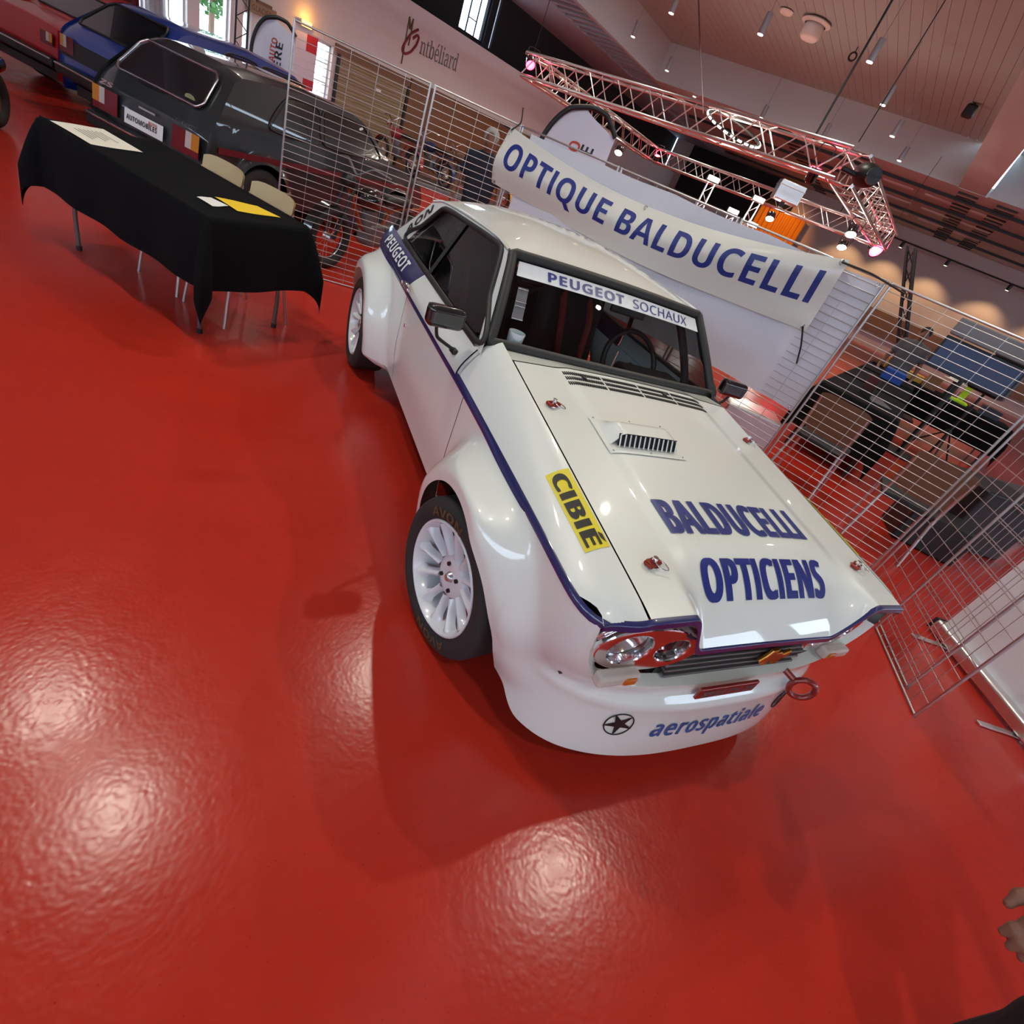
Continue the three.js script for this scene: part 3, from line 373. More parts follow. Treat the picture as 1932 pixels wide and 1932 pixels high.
  part('cage_brace', [bar(V3(-0.62, 1.17, -0.4), V3(-0.62, 0.5, 0.5), 0.018), bar(V3(-0.62, 0.95, -0.55), V3(-0.62, 0.95, 0.55), 0.018)], M.interior, car);
  part('interior_mirror', [box(0.02, 0.06, 0.2, 0.27, 1.135, -0.10, 0.01), bar(V3(0.27, 1.14, -0.06), V3(0.26, 1.2, -0.02), 0.006)], M.black, car);
  part('cabin_floor', [box(1.7, 0.04, 1.3, -0.3, 0.28, 0), box(0.03, 0.5, 1.24, -0.98, 0.6, 0)], M.interior, car);
  // wheels
  const tyreG = lathe([[0.205, -0.088], [0.235, -0.102], [0.262, -0.100], [0.281, -0.088], [0.288, -0.07], [0.289, 0], [0.288, 0.07], [0.281, 0.088], [0.262, 0.100], [0.235, 0.102], [0.205, 0.088]], 56).rotateX(Math.PI / 2);
  const rimG = merge([lathe([[0.19, -0.08], [0.192, 0.02], [0.188, 0.055], [0.196, 0.078], [0.208, 0.086], [0.210, 0.092], [0.204, 0.096], [0.198, 0.092], [0.186, 0.06], [0.178, 0.02], [0.178, -0.08]], 56).rotateX(Math.PI / 2), lathe([[0.0001, 0.052], [0.03, 0.052], [0.045, 0.056], [0.075, 0.052], [0.088, 0.038], [0.085, 0.0]], 40).rotateX(Math.PI / 2)]);
  const spokeG = (() => { const g = grid(8, 6, (u, v) => { const r = lerp(0.078, 0.192, u), w = lerp(0.021, 0.0155, Math.sin(Math.PI * clamp(u * 1.1))) + 0.012 * sst(0.75, 1, u), a = (v - 0.5) * 2; return V3(a * w, r, 0.058 + 0.026 * u - 0.03 * a * a); }); return g; })();
  const discG = cyl(0.145, 0.02, 0, 0, 0.0, 'z', 40), backG = cyl(0.179, 0.01, 0, 0, -0.012, 'z', 40), nutG = cyl(0.008, 0.012, 0, 0, 0, 'z', 10), calG = box(0.09, 0.12, 0.05, 0, 0, 0, 0.015);
  for (const k of [WF, WR]) for (const s of [1, -1]) {
    const w = new THREE.Group(); w.name = k > 0 ? 'front_wheel' : 'rear_wheel'; car.add(w); w.position.set(k, 0.2885, 0.725 * s); w.rotation.y = (s < 0 ? Math.PI : 0) + (k > 0 ? 0.19 : 0);
    part('tyre', tyreG, M.tyre, w); part('rim', rimG, M.rim, w); part('brake_disc', discG, M.steel, w); part('spoke_gap_dark_disc', backG, M.black, w);  // black disc added behind the spokes, putting shade into their gaps
    const c = part('brake_caliper', calG, M.redPaint, w); c.position.set(0.10, -0.04, -0.01);
    for (let i = 0; i < 12; i++) { const sp_ = part('spoke', spokeG, M.rim, w); sp_.rotation.z = i * Math.PI / 6 + 0.12; }
    for (let i = 0; i < 4; i++) { const a = i * Math.PI / 2 + 0.5, n = part('wheel_nut', nutG, M.black, w); n.position.set(0.05 * Math.cos(a), 0.05 * Math.sin(a), 0.057); }
    part('hub_cap', lathe([[0.0001, 0.02], [0.012, 0.02], [0.016, 0.012], [0.022, 0.0]], 20).rotateX(Math.PI / 2).translate(0, 0, 0.05), M.steel, w);
    part('tyre_lettering', [0, Math.PI].map((a0) => textGeo('AVON', FB, (u, v) => { const a = a0 + lerp(0.42, -0.42, u) + 0.3, r = lerp(0.222, 0.254, v); return V3(r * Math.sin(-a), r * Math.cos(a), 0.1028); }, 40)), std(0.10, 0.06, 0.025, 0.6), w);
  }
}
{ const c = thing('paper_cup', 'white paper cup standing behind the windscreen on the dashboard', 'cup', toWorld(0.46, 0.881, 0.50)); part('cup', lathe([[0.0001, 0], [0.028, 0], [0.035, 0.085], [0.033, 0.085], [0.026, 0.004]], 24), M.whiteText, c); }
// ---------------------------------------------------------------- mesh fences round the stand
const wireMat = std(0.55, 0.53, 0.52, 0.35, { metalness: 1 });
const FENCE_H = 1.69;
const unitWire = new THREE.CylinderGeometry(1, 1, 1, 6);
function meshPanel(label, a, b, o = {}) {                // a, b: survey x, z of the two feet
  const { h = FENCE_H, vs = 0.2, hs = 0.05, group = 'mesh exhibition panels', y0 = 0.0 } = o;
  const A = W(a[0], 0, a[1]), B = W(b[0], 0, b[1]), d = B.clone().sub(A), L = d.length();
  const t = thing('mesh_panel', label, 'mesh panel', A.clone().add(V3(0, y0, 0)), Math.atan2(-d.z, d.x), group);
  const wire = (n, x0, y0_, x1, y1, z, r) => { const m = part(n, unitWire, wireMat, t), len = Math.hypot(x1 - x0, y1 - y0_); m.scale.set(r, len, r); m.position.set((x0 + x1) / 2, (y0_ + y1) / 2, z); m.rotation.z = Math.abs(x1 - x0) > Math.abs(y1 - y0_) ? Math.PI / 2 : 0; };
  wire('post', 0.008, 0, 0.008, h, 0, 0.0085); wire('post', L - 0.008, 0, L - 0.008, h, 0, 0.0085); wire('rail', 0, 0.01, L, 0.01, 0, 0.007); wire('rail', 0, h - 0.008, L, h - 0.008, 0, 0.008);
  const nh = Math.round(h / hs), nv = Math.round(L / vs);
  for (let k = 1; k < nh; k++) wire('wire', 0.01, h * k / nh, L - 0.01, h * k / nh, 0.006, 0.0027);
  for (let k = 1; k < nv; k++) wire('wire', L * k / nv, 0.01, L * k / nv, h - 0.01, -0.001, 0.002);
  return t;
}
const K2 = [2.47, -3.43], J2 = [-1.25, -5.3];
const rfAt = (u) => [lerp(K2[0], J2[0], u / 4.1636), lerp(K2[1], J2[1], u / 4.1636)];
const rfP = (u, y, o = 0) => { const [x, z] = rfAt(u); return W(x - 0.449 * o, y, z + 0.8935 * o); };
meshPanel('wire mesh panel beside the draped table, in front of the grey hatchback', [-2.80, -4.42], [-1.93, -4.912]);
meshPanel('wire mesh panel behind the coupe tail, tied to the banner end', [-1.91, -4.925], [-1.25, -5.3]);
['wire mesh panel at the corner behind the coupe bonnet', 'wire mesh panel under the last letters of the banner', 'wire mesh panel behind the middle of the optician banner', 'wire mesh panel behind the first letters of the banner'].forEach((l, i) => meshPanel(l, rfAt(4.1636 * (i + 1) / 4 - 0.008), rfAt(4.1636 * i / 4 + 0.008), { vs: 0.17 }));
meshPanel('wire mesh panel running from the corner towards the roll-up stand', [2.352, -2.38], [2.462, -3.40], { vs: 0.1, hs: 0.1 });
meshPanel('wire mesh panel with a free end standing before the roll-up stand', [2.295, -2.165], [2.36, -2.88], { vs: 0.1, hs: 0.1 });
{ // white sheet tied behind the mesh
  const s = thing('white_backdrop_sheet', 'plain white cloth sheet tied to the mesh behind the banner', 'sheet');
  part('cloth', grid(60, 16, (u, v) => rfP(lerp(1.06, 4.02, u), lerp(0.755 + 0.02 * Math.sin(u * 9), 1.665 - 0.012 * Math.abs(Math.sin(u * 12)), v), lerp(-0.03, 0.028, sst(0.05, 0.12, u)) + 0.008 * Math.sin(u * 23 + v * 2) * (1 - 0.5 * v))), std(0.68, 0.67, 0.72, 0.9), s);
  for (let k = 0; k < 7; k++) { const q = rfP(lerp(1.09, 4.0, k / 6), 1.645, -0.02), g = new THREE.TorusGeometry(0.011, 0.004, 6, 16); g.rotateY(HEAD + 0.46); part('eyelet', g.translate(q.x, q.y, q.z), M.chrome, s); }
  const q = rfP(1.09, 0.78, -0.02), g = new THREE.TorusGeometry(0.011, 0.004, 6, 16); g.rotateY(HEAD + 0.46); part('eyelet', g.translate(q.x, q.y, q.z), M.chrome, s);
}
{ // banner
  const bt = curve([[1.29, 1.708], [1.6, 1.645], [2.0, 1.585], [2.42, 1.545], [2.96, 1.528], [3.43, 1.552], [3.85, 1.60], [4.24, 1.652]]), bb = curve([[1.27, 1.253], [1.76, 1.214], [2.49, 1.169], [3.0, 1.166], [3.67, 1.19], [4.28, 1.217]]);
  const wave = (u, v) => 0.06 + 0.018 * Math.sin(u * 3.1 + v * 2.4) + 0.012 * Math.sin(v * 7 + u * 1.3) + 0.035 * Math.sin(Math.PI * v) ;
  const bp = (u, v, o = 0) => { const uu = lerp(4.255, 1.285, u), ut = lerp(4.225, 1.30, u); return rfP(lerp(uu, ut, v), lerp(bb(uu), bt(ut), v), wave(uu, v) + o); };
  const ban = thing('optician_banner', 'long off-white vinyl banner with blue capital lettering hung on the mesh', 'banner');
  part('vinyl', grid(90, 24, (u, v) => bp(u, v)), phy(0.70, 0.67, 0.60, 0.42, { clearcoat: 0.4, clearcoatRoughness: 0.2 }), ban);
  part('lettering', textGeo('OPTIQUE BALDUCELLI', FB, (u, v) => bp(lerp(0.03, 0.972, u), lerp(0.25, 0.82, v), 0.003), 22), M.blueText, ban);
  for (const [u, v] of [[0.012, 0.96], [0.012, 0.04], [0.988, 0.96], [0.99, 0.05], [0.5, 0.97]]) { const q = bp(u, v, 0.004), g = new THREE.TorusGeometry(0.014, 0.005, 6, 18); g.rotateY(HEAD + 0.46); part('eyelet', g.translate(q.x, q.y, q.z), M.steel, ban); }
  const cord = (pts) => part('bungee_cord', tube(pts, 0.006, 20, 6), M.black, ban);
  cord([bp(0.988, 0.96, 0.012), rfP(1.15, 1.685, 0.05), rfP(0.93, 1.66, 0.012)]); cord([bp(0.99, 0.05, 0.012), rfP(1.26, 1.16, 0.03), rfP(1.22, 1.05, 0.012)]);
  cord([bp(0.012, 0.96, 0.012), rfP(4.16, 1.70, 0.03), rfP(4.19, 1.80, 0.02)]); cord([bp(0.012, 0.96, 0.012), rfP(4.33, 1.64, 0.03)]); cord([bp(0.012, 0.04, 0.012), rfP(4.3, 1.24, 0.02), rfP(4.31, 1.30, 0.0)]);
}
// ---------------------------------------------------------------- draped table, papers, chairs
{
  const O = W(-3.353, 0, -3.151), e1 = W(0.955, 0, 0.297).normalize(), e2 = W(0.297, 0, -0.955).normalize(), yaw = Math.atan2(-e1.z, e1.x);
  const T = (a, b, y = 0) => O.clone().addScaledVector(e1, a).addScaledVector(e2, b).add(V3(0, y, 0));
  const a0 = -0.06, a1 = 1.40, b0 = -0.09, b1 = 0.54, h = 0.715;
  const tb = thing('folding_table', 'grey-legged folding table under a long black cloth', 'table', O, yaw);   // local x along e1, z towards the viewer (-e2)
  part('tabletop', box(a1 - a0 - 0.02, 0.035, b1 - b0 - 0.02, (a0 + a1) / 2, h - 0.022, -(b0 + b1) / 2, 0.008), M.greyMetal, tb);
  for (const a of [0.0, 1.224]) { const s = a ? 1 : -1;
    for (const b of [0, 0.53]) { part('leg', tube([V3(a - 0.16 * s, h - 0.03, -lerp(b, 0.26, 0.25)), V3(a - 0.06 * s, 0.45, -lerp(b, 0.26, 0.12)), V3(a + 0.005 * s, 0.25, -b), V3(a, 0.015, -b)], 0.0135, 24, 8), M.greyMetal, tb); part('foot_cap', cyl(0.017, 0.03, a, 0.015, -b, 'y', 12), M.black, tb); }
    part('cross_bar', bar(V3(a + 0.003 * s, 0.30, -0.01), V3(a + 0.003 * s, 0.30, -0.52), 0.011), M.greyMetal, tb); }
  const D = 0.385, DB = 0.07, cl = thing('black_tablecloth', 'black cloth draped over the folding table with pointed corners', 'tablecloth', O, yaw);
  part('cloth', grid(110, 80, (u, v) => {
    const a = lerp(a0 - D, a1 + D, u), b = lerp(b0 - D, b1 + DB + 0.3 * sst(1.24, 1.5, a), v), dx = a < a0 ? a0 - a : a > a1 ? a - a1 : 0, dy = b < b0 ? b0 - b : b > b1 ? b - b1 : 0, sx = a < a0 ? -1 : 1, sy = b < b0 ? -1 : 1;
    const ca = clamp(a, a0, a1), cb = clamp(b, b0, b1), r = Math.hypot(dx, dy);
    if (!r) return V3(ca, h + 0.002 + 0.0015 * Math.sin(a * 9) * Math.sin(b * 11), -cb);
    const nx = dx / r * sx, ny = dy / r * sy, both = 2 * Math.abs(nx * ny), wob = 0.012 * Math.sin((ca * sy + cb * sx) * 13) * r / D, out = 0.012 + 0.03 * (1 - Math.exp(-r * 14)) + both * 0.10 * Math.min(1, r / 0.3) + wob;
    return V3(ca + nx * out, h + 0.002 - Math.max(0, r - 0.012) + 0.01 * Math.exp(-r * 60), -(cb + ny * out));
  }, true), M.cloth, cl);
  const sheet = (name, label, mat, q, lines, group) => { const c = q.map(([x, z]) => W(x, h + 0.006, z)); const m = solo(name, grid(8, 8, (u, v) => { const p = c[0].clone().lerp(c[1], u).lerp(c[3].clone().lerp(c[2], u), v); p.y += 0.0015 * Math.sin(u * 5 + v * 3); return p; }), mat, label, 'paper'); if (lines) { const pts = []; for (let k = 0; k < 7; k++) { const v = 0.25 + k * 0.08; const P = (u) => { const p = c[0].clone().lerp(c[1], v).lerp(c[3].clone().lerp(c[2], v), u); p.y += 0.0028; return p; }; pts.push(tube([P(0.25), P(0.4), P(0.72 - 0.06 * (k % 3))], 0.0012, 6, 4)); } part('handwriting', pts, M.greyText, m); } return m; };
  const on = (px, py) => { const p = onY(px, py, h + 0.006); const q = p.clone().applyAxisAngle(V3(0, 1, 0), -HEAD); return [q.x, q.z]; };
  sheet('paper_sheet', 'large cream paper sheet with faint writing at the end of the black table', M.paper, [on(94, 227), on(195, 243), on(270, 288), on(171, 272)], true);
  sheet('yellow_folder', 'bright yellow folder lying on the black tablecloth', M.paperY, [on(405, 371), on(485, 388), on(530, 411), on(448, 398)], false);
  sheet('paper_note', 'small white note beside the yellow folder', M.paperW, [on(371, 371), on(398, 372), on(431, 389), on(401, 389)], false);
  const mk = (a, b, label) => {
    const c = thing('stacking_chair', label, 'chair', T(a, b), yaw, 'chairs behind the draped table');
    part('backrest', grid(10, 6, (u, v) => { const t = u * 2 - 1; return V3(t * 0.195, 0.60 + 0.20 * v - 0.02 * Math.pow(Math.abs(t), 6) * (v > 0.5 ? 1 : -1), -0.035 * (1 - t * t) - 0.03 * v); }), M.beige, c);
    part('backrest', grid(10, 6, (u, v) => { const t = u * 2 - 1; return V3(t * 0.195, 0.60 + 0.20 * v - 0.02 * Math.pow(Math.abs(t), 6) * (v > 0.5 ? 1 : -1), -0.035 * (1 - t * t) - 0.03 * v + 0.012); }), M.beige, c);
    part('seat', box(0.40, 0.018, 0.38, 0, 0.44, 0.20, 0.008), M.beige, c);
    for (const s of [-1, 1]) { part('leg', bar(V3(0.17 * s, 0.43, 0.36), V3(0.20 * s, 0, 0.42), 0.011), M.steel, c); part('leg', tube([V3(0.175 * s, 0.72, -0.03), V3(0.18 * s, 0.46, 0.02), V3(0.205 * s, 0.0, -0.05)], 0.011, 20, 8), M.steel, c); part('seat_rail', bar(V3(0.18 * s, 0.425, 0.02), V3(0.17 * s, 0.43, 0.36), 0.010), M.steel, c); }
    return c;
  };
  mk(0.53, 0.60, 'beige plywood chair behind the table, opposite its bare middle'); mk(1.0, 0.60, 'beige plywood chair behind the table, next to the yellow folder');
}
// ---------------------------------------------------------------- roll-up stand behind the free mesh end
{
  const A = W(2.90, 0, -3.18), B = W(3.055, 0, -2.20), d = B.clone().sub(A), L = d.length(), t = thing('roll_up_stand', 'white roll-up display with an aluminium floor cassette and fold-out feet', 'display stand', A, Math.atan2(-d.z, d.x));
  part('cassette', box(L, 0.085, 0.10, L / 2, 0.06, 0, 0.02), M.alu, t); part('end_cap', box(0.012, 0.09, 0.105, -0.004, 0.06, 0, 0.005), M.black, t);
  for (const x of [0.16, L - 0.2]) part('foot', box(0.035, 0.012, 0.34, x, 0.008, 0.1, 0.003), M.alu, t);
  part('printed_sheet', grid(10, 30, (u, v) => V3(lerp(0.02, L - 0.02, u), 0.09 + 1.92 * v, -0.01 - 0.02 * v)), std(0.74, 0.73, 0.76, 0.5), t);
  part('top_rail', box(L - 0.02, 0.03, 0.02, L / 2, 2.02, -0.03, 0.006), M.alu, t); part('pole', bar(V3(L / 2, 0.08, -0.06), V3(L / 2, 2.02, -0.05), 0.01), M.alu, t);
  part('print_patch', grid(4, 6, (u, v) => V3(lerp(0.55, 0.95, u), lerp(0.42, 0.62, v), -0.008)), std(0.55, 0.25, 0.12, 0.6), t);
}
// ---------------------------------------------------------------- lighting truss
const HT = 2.85;
const tA = onY(1000, 126, HT), tB = onY(1600, 315, HT), tC = onY(1668, 452, HT), tD = onY(1232, 291, HT);
function truss(label, a, b, s = 0.36, mat = M.alu) {
  const d = b.clone().sub(a), L = d.length(), t = thing('lighting_truss', label, 'truss', a, Math.atan2(-d.z, d.x), 'hanging lighting truss');
  const h = s / 2, n = Math.round(L / 0.36), st = L / n, bl = Math.hypot(st, s);
  const chord = new THREE.CylinderGeometry(0.024, 0.024, L, 8).rotateZ(Math.PI / 2), brace = new THREE.CylinderGeometry(0.01, 0.01, bl, 6);
  for (const y of [-h, h]) for (const z of [-h, h]) part('chord', chord, mat, t).position.set(L / 2, y, z);
  for (let k = 0; k < n; k++) { const x = (k + 0.5) * st, an = Math.atan2(st, s) * (k % 2 ? 1 : -1);
    for (const z of [-h, h]) { const m = part('brace', brace, mat, t); m.position.set(x, 0, z); m.rotation.z = an; }
    for (const y of [-h, h]) { const m = part('brace', brace, mat, t); m.position.set(x, y, 0); m.rotation.set(Math.PI / 2, 0, 0); m.rotation.order = 'XZY'; m.quaternion.setFromUnitVectors(V3(0, 1, 0), V3(st * (k % 2 ? 1 : -1), 0, s).normalize()); } }
  return t;
}
truss('silver box truss carrying the glowing ring lamp', tA, tB); truss('silver box truss between the two red corner lamps at its right end', tB, tC); truss('silver box truss along the back, carrying white spotlights', tD, tC); truss('silver box truss running back from the red corner by the wall', tA, tD);
function cable(label, p, y1, r = 0.008) { return solo('suspension_cable', bar(p, V3(p.x, y1, p.z), r, 6), M.black, label, 'cable'); }
cable('thick black cable from the ceiling to the ring lamp truss', onY(1530, 270, HT + 0.2), 5.5, 0.016); cable('thin wire holding the truss corner with the black moving head', onY(1620, 268, HT + 0.2), 5.5, 0.007);
cable('thin wire holding the truss corner with the bright red lamp', tC.clone().add(V3(0, 0.2, 0)), 4.6, 0.006); cable('thin wire holding the truss corner near the wall', tA.clone().add(V3(0, 0.2, 0)), 4.6, 0.006);
solo('power_cable', tube([onY(1327, 214, HT + 0.2), atD(1322, 110, 6.5), atD(1318, 0, 5.4), atD(1316, -90, 4.6)], 0.006, 30, 6), M.black, 'thin black power cable drooping onto the ring lamp truss', 'cable');
{ // ring lamp
  const c = onY(1385, 243, HT + 0.06), t = thing('ring_lamp', 'glowing white ring lamp clamped to the truss', 'lamp', c, HEAD);
  const q = new THREE.Group(); q.name = 'ring'; q.rotation.set(0.32, 0, -0.12); t.add(q); part('ring_body', new THREE.TorusGeometry(0.46, 0.022, 8, 48).rotateX(Math.PI / 2), M.black, q);
  const seg = glow(1, 0.97, 0.9, 4); for (let k = 0; k < 24; k++) { const a = k / 24 * Math.PI * 2; const m = part('lamp_segment', box(0.075, 0.028, 0.026, 0, 0, 0, 0.008), seg, q); m.position.set(0.485 * Math.cos(a), 0, 0.485 * Math.sin(a)); m.rotation.y = -a + Math.PI / 2; }
  const L = new THREE.PointLight(0xfff2e0, 4.5, 0, 2); L.position.copy(c).add(V3(0, -0.1, 0)); L.castShadow = true; L.shadow.radius = 12; scene.add(L);
}
function par(label, p, col, k, cd, tilt = 0.5, yaw = 0, r = 0.09, group) {
  const t = thing('stage_spotlight', label, 'spotlight', p, yaw, group); const b = new THREE.Group(); b.name = 'can'; b.rotation.x = -tilt; t.add(b);
  part('housing', lathe([[0.03, 0.2], [r * 0.9, 0.16], [r, 0.0], [r * 0.94, 0.0]], 24), M.blackGloss, b); part('lamp_face', cyl(r * 0.9, 0.01, 0, 0.012, 0, 'y', 24), glow(...col, k), b);
  part('yoke', tube([V3(-r - 0.01, 0.08, 0), V3(-r - 0.01, 0.26, 0), V3(r + 0.01, 0.26, 0), V3(r + 0.01, 0.08, 0)], 0.008, 24, 6), M.black, t);
  if (cd) { const L = new THREE.PointLight(new THREE.Color().setRGB(...col), cd, 0, 2); L.position.copy(p).add(V3(0, -0.06, 0).applyAxisAngle(V3(1, 0, 0), -tilt).applyAxisAngle(V3(0, 1, 0), yaw)); L.castShadow = true; L.shadow.radius = 3; scene.add(L); }
  return t;
}
const RED = [1, 0.03, 0.08];
par('red stage lamp glowing at the truss corner near the wall', tA.clone().add(V3(0, 0.02, 0)), RED, 8, 0.9, 0.9, HEAD + 0.5, 0.1); par('red stage lamp standing inside the near truss corner', tB.clone().add(V3(-0.35, -0.12, 0.02)), RED, 8, 0.6, 2.9, 0.3, 0.08);
par('bright red stage lamp facing the hall at the far truss corner', tC.clone().add(V3(0, -0.25, 0)), RED, 25, 1.5, 1.2, HEAD + 0.35, 0.17); par('red stage lamp at the rear truss corner', tD.clone().add(V3(0.25, 0, 0.2)), RED, 8, 0.5, 2.7, 0.2, 0.1);
const under = (a, b, f) => a.clone().lerp(b, f).add(V3(0, -0.455, 0));
par('white spotlight under the middle of the rear truss, left of the projector', under(tD, tC, 0.62), [1, 0.95, 0.85], 10, 3, 0.6, HEAD, 0.12); par('white spotlight under the rear truss next to the bright red lamp', under(tD, tC, 0.9), [1, 0.95, 0.85], 10, 3, 0.6, HEAD, 0.12);
par('white spotlight under the truss that runs back from the wall corner', under(tA, tD, 0.684), [1, 0.95, 0.85], 10, 3, 0.6, HEAD, 0.12); par('white spotlight under the side truss between the corner lamps', under(tB, tC, 0.42), [1, 0.95, 0.85], 10, 3, 0.6, HEAD, 0.1);
for (const [x, y] of [[1345, 340], [1430, 378], [1382, 400], [1418, 425]]) { const p = atD(x, y, 14 + (x % 7) * 0.6), t = thing('lamp_on_lattice_stand', 'bright white lamp on a slim silver lattice stand beyond the banner', 'lamp', V3(p.x, 0, p.z), HEAD, 'lamps on lattice stands'); for (const s of [-0.08, 0.08]) part('chord', bar(V3(s, 0, 0), V3(s, p.y - 0.05, 0), 0.018), M.alu, t); for (let k = 0; k < 14; k++) part('brace', bar(V3(k % 2 ? -0.08 : 0.08, (p.y - 0.1) * k / 14, 0), V3(k % 2 ? 0.08 : -0.08, (p.y - 0.1) * (k + 1) / 14, 0), 0.009, 6), M.alu, t); part('lamp_head', box(0.3, 0.12, 0.14, 0, p.y + 0.02, 0, 0.03), M.black, t); part('lamp_face', box(0.26, 0.09, 0.01, 0, p.y + 0.02, 0.076), glow(1, 0.97, 0.9, 8), t); { const L = new THREE.PointLight(0xfff4e6, 2.5, 0, 2); L.position.copy(W(0, p.y + 0.02, 0.14)).add(V3(p.x, 0, p.z)); L.castShadow = true; L.shadow.radius = 3; scene.add(L); } part('foot', box(0.4, 0.02, 0.4, 0, 0.01, 0), M.black, t); }
{ const p = tB.clone().add(W(0.24, -0.02, 0.1)), t = thing('moving_head_lamp', 'black moving-head lamp clamped to the near truss corner', 'spotlight', p, 0.6); part('head', new THREE.SphereGeometry(0.17, 20, 14).scale(1, 0.85, 1.2), M.black, t); part('arm', box(0.3, 0.06, 0.1, -0.22, -0.04, 0, 0.02), M.black, t); part('lens', cyl(0.1, 0.03, 0, 0, 0.19, 'z', 20), M.blackGloss, t); }
{ const p = onY(1482, 372, HT), t = thing('beam_projector', 'pale grey box projector on the rear truss', 'projector', p, HEAD); part('body', box(0.62, 0.42, 0.5, 0, 0.1, 0, 0.03), M.alu, t); part('lid_edge', box(0.64, 0.03, 0.52, 0, 0.2, 0, 0.01), M.steel, t); part('bracket', box(0.1, 0.25, 0.1, 0, -0.1, 0, 0.01), M.black, t); }
// ---------------------------------------------------------------- ceiling fittings
{
  const p = onY(1541, 42, 5.5), t = thing('ceiling_air_diffuser', 'cream mushroom-shaped air diffuser on the boarded ceiling', 'diffuser', V3(p.x, 5.51, p.z)); part('collar', lathe([[0.0001, 0], [0.28, 0], [0.3, -0.03], [0.22, -0.06]], 32), M.paper, t); part('dome', lathe([[0.18, -0.05], [0.21, -0.12], [0.2, -0.24], [0.15, -0.29], [0.0001, -0.30]], 32), M.paper, t);
  const q = onY(1484, 22, 5.5); solo('smoke_detector', lathe([[0.0001, -0.05], [0.12, -0.045], [0.14, 0]], 24).translate(q.x, 5.51, q.z), M.paper, 'small cream detector disc beside the mushroom diffuser', 'detector');
  for (const [x, y, l] of [[1608, 108, 'black rigging ring under the boarded ceiling'], [1827, 213, 'black motor block hanging under the boarded ceiling']]) { const c = onY(x, y, 5.35); x < 1800 ? solo('rigging_ring', [new THREE.TorusGeometry(0.07, 0.018, 8, 20).translate(c.x, 5.36, c.z), bar(V3(c.x, 5.42, c.z), V3(c.x, 5.52, c.z), 0.01)], M.black, l, 'ring') : solo('rigging_motor', [box(0.22, 0.24, 0.16, c.x, 5.38, c.z, 0.05), bar(V3(c.x, 5.48, c.z), V3(c.x, 5.52, c.z), 0.03)], M.black, l, 'motor'); }
}
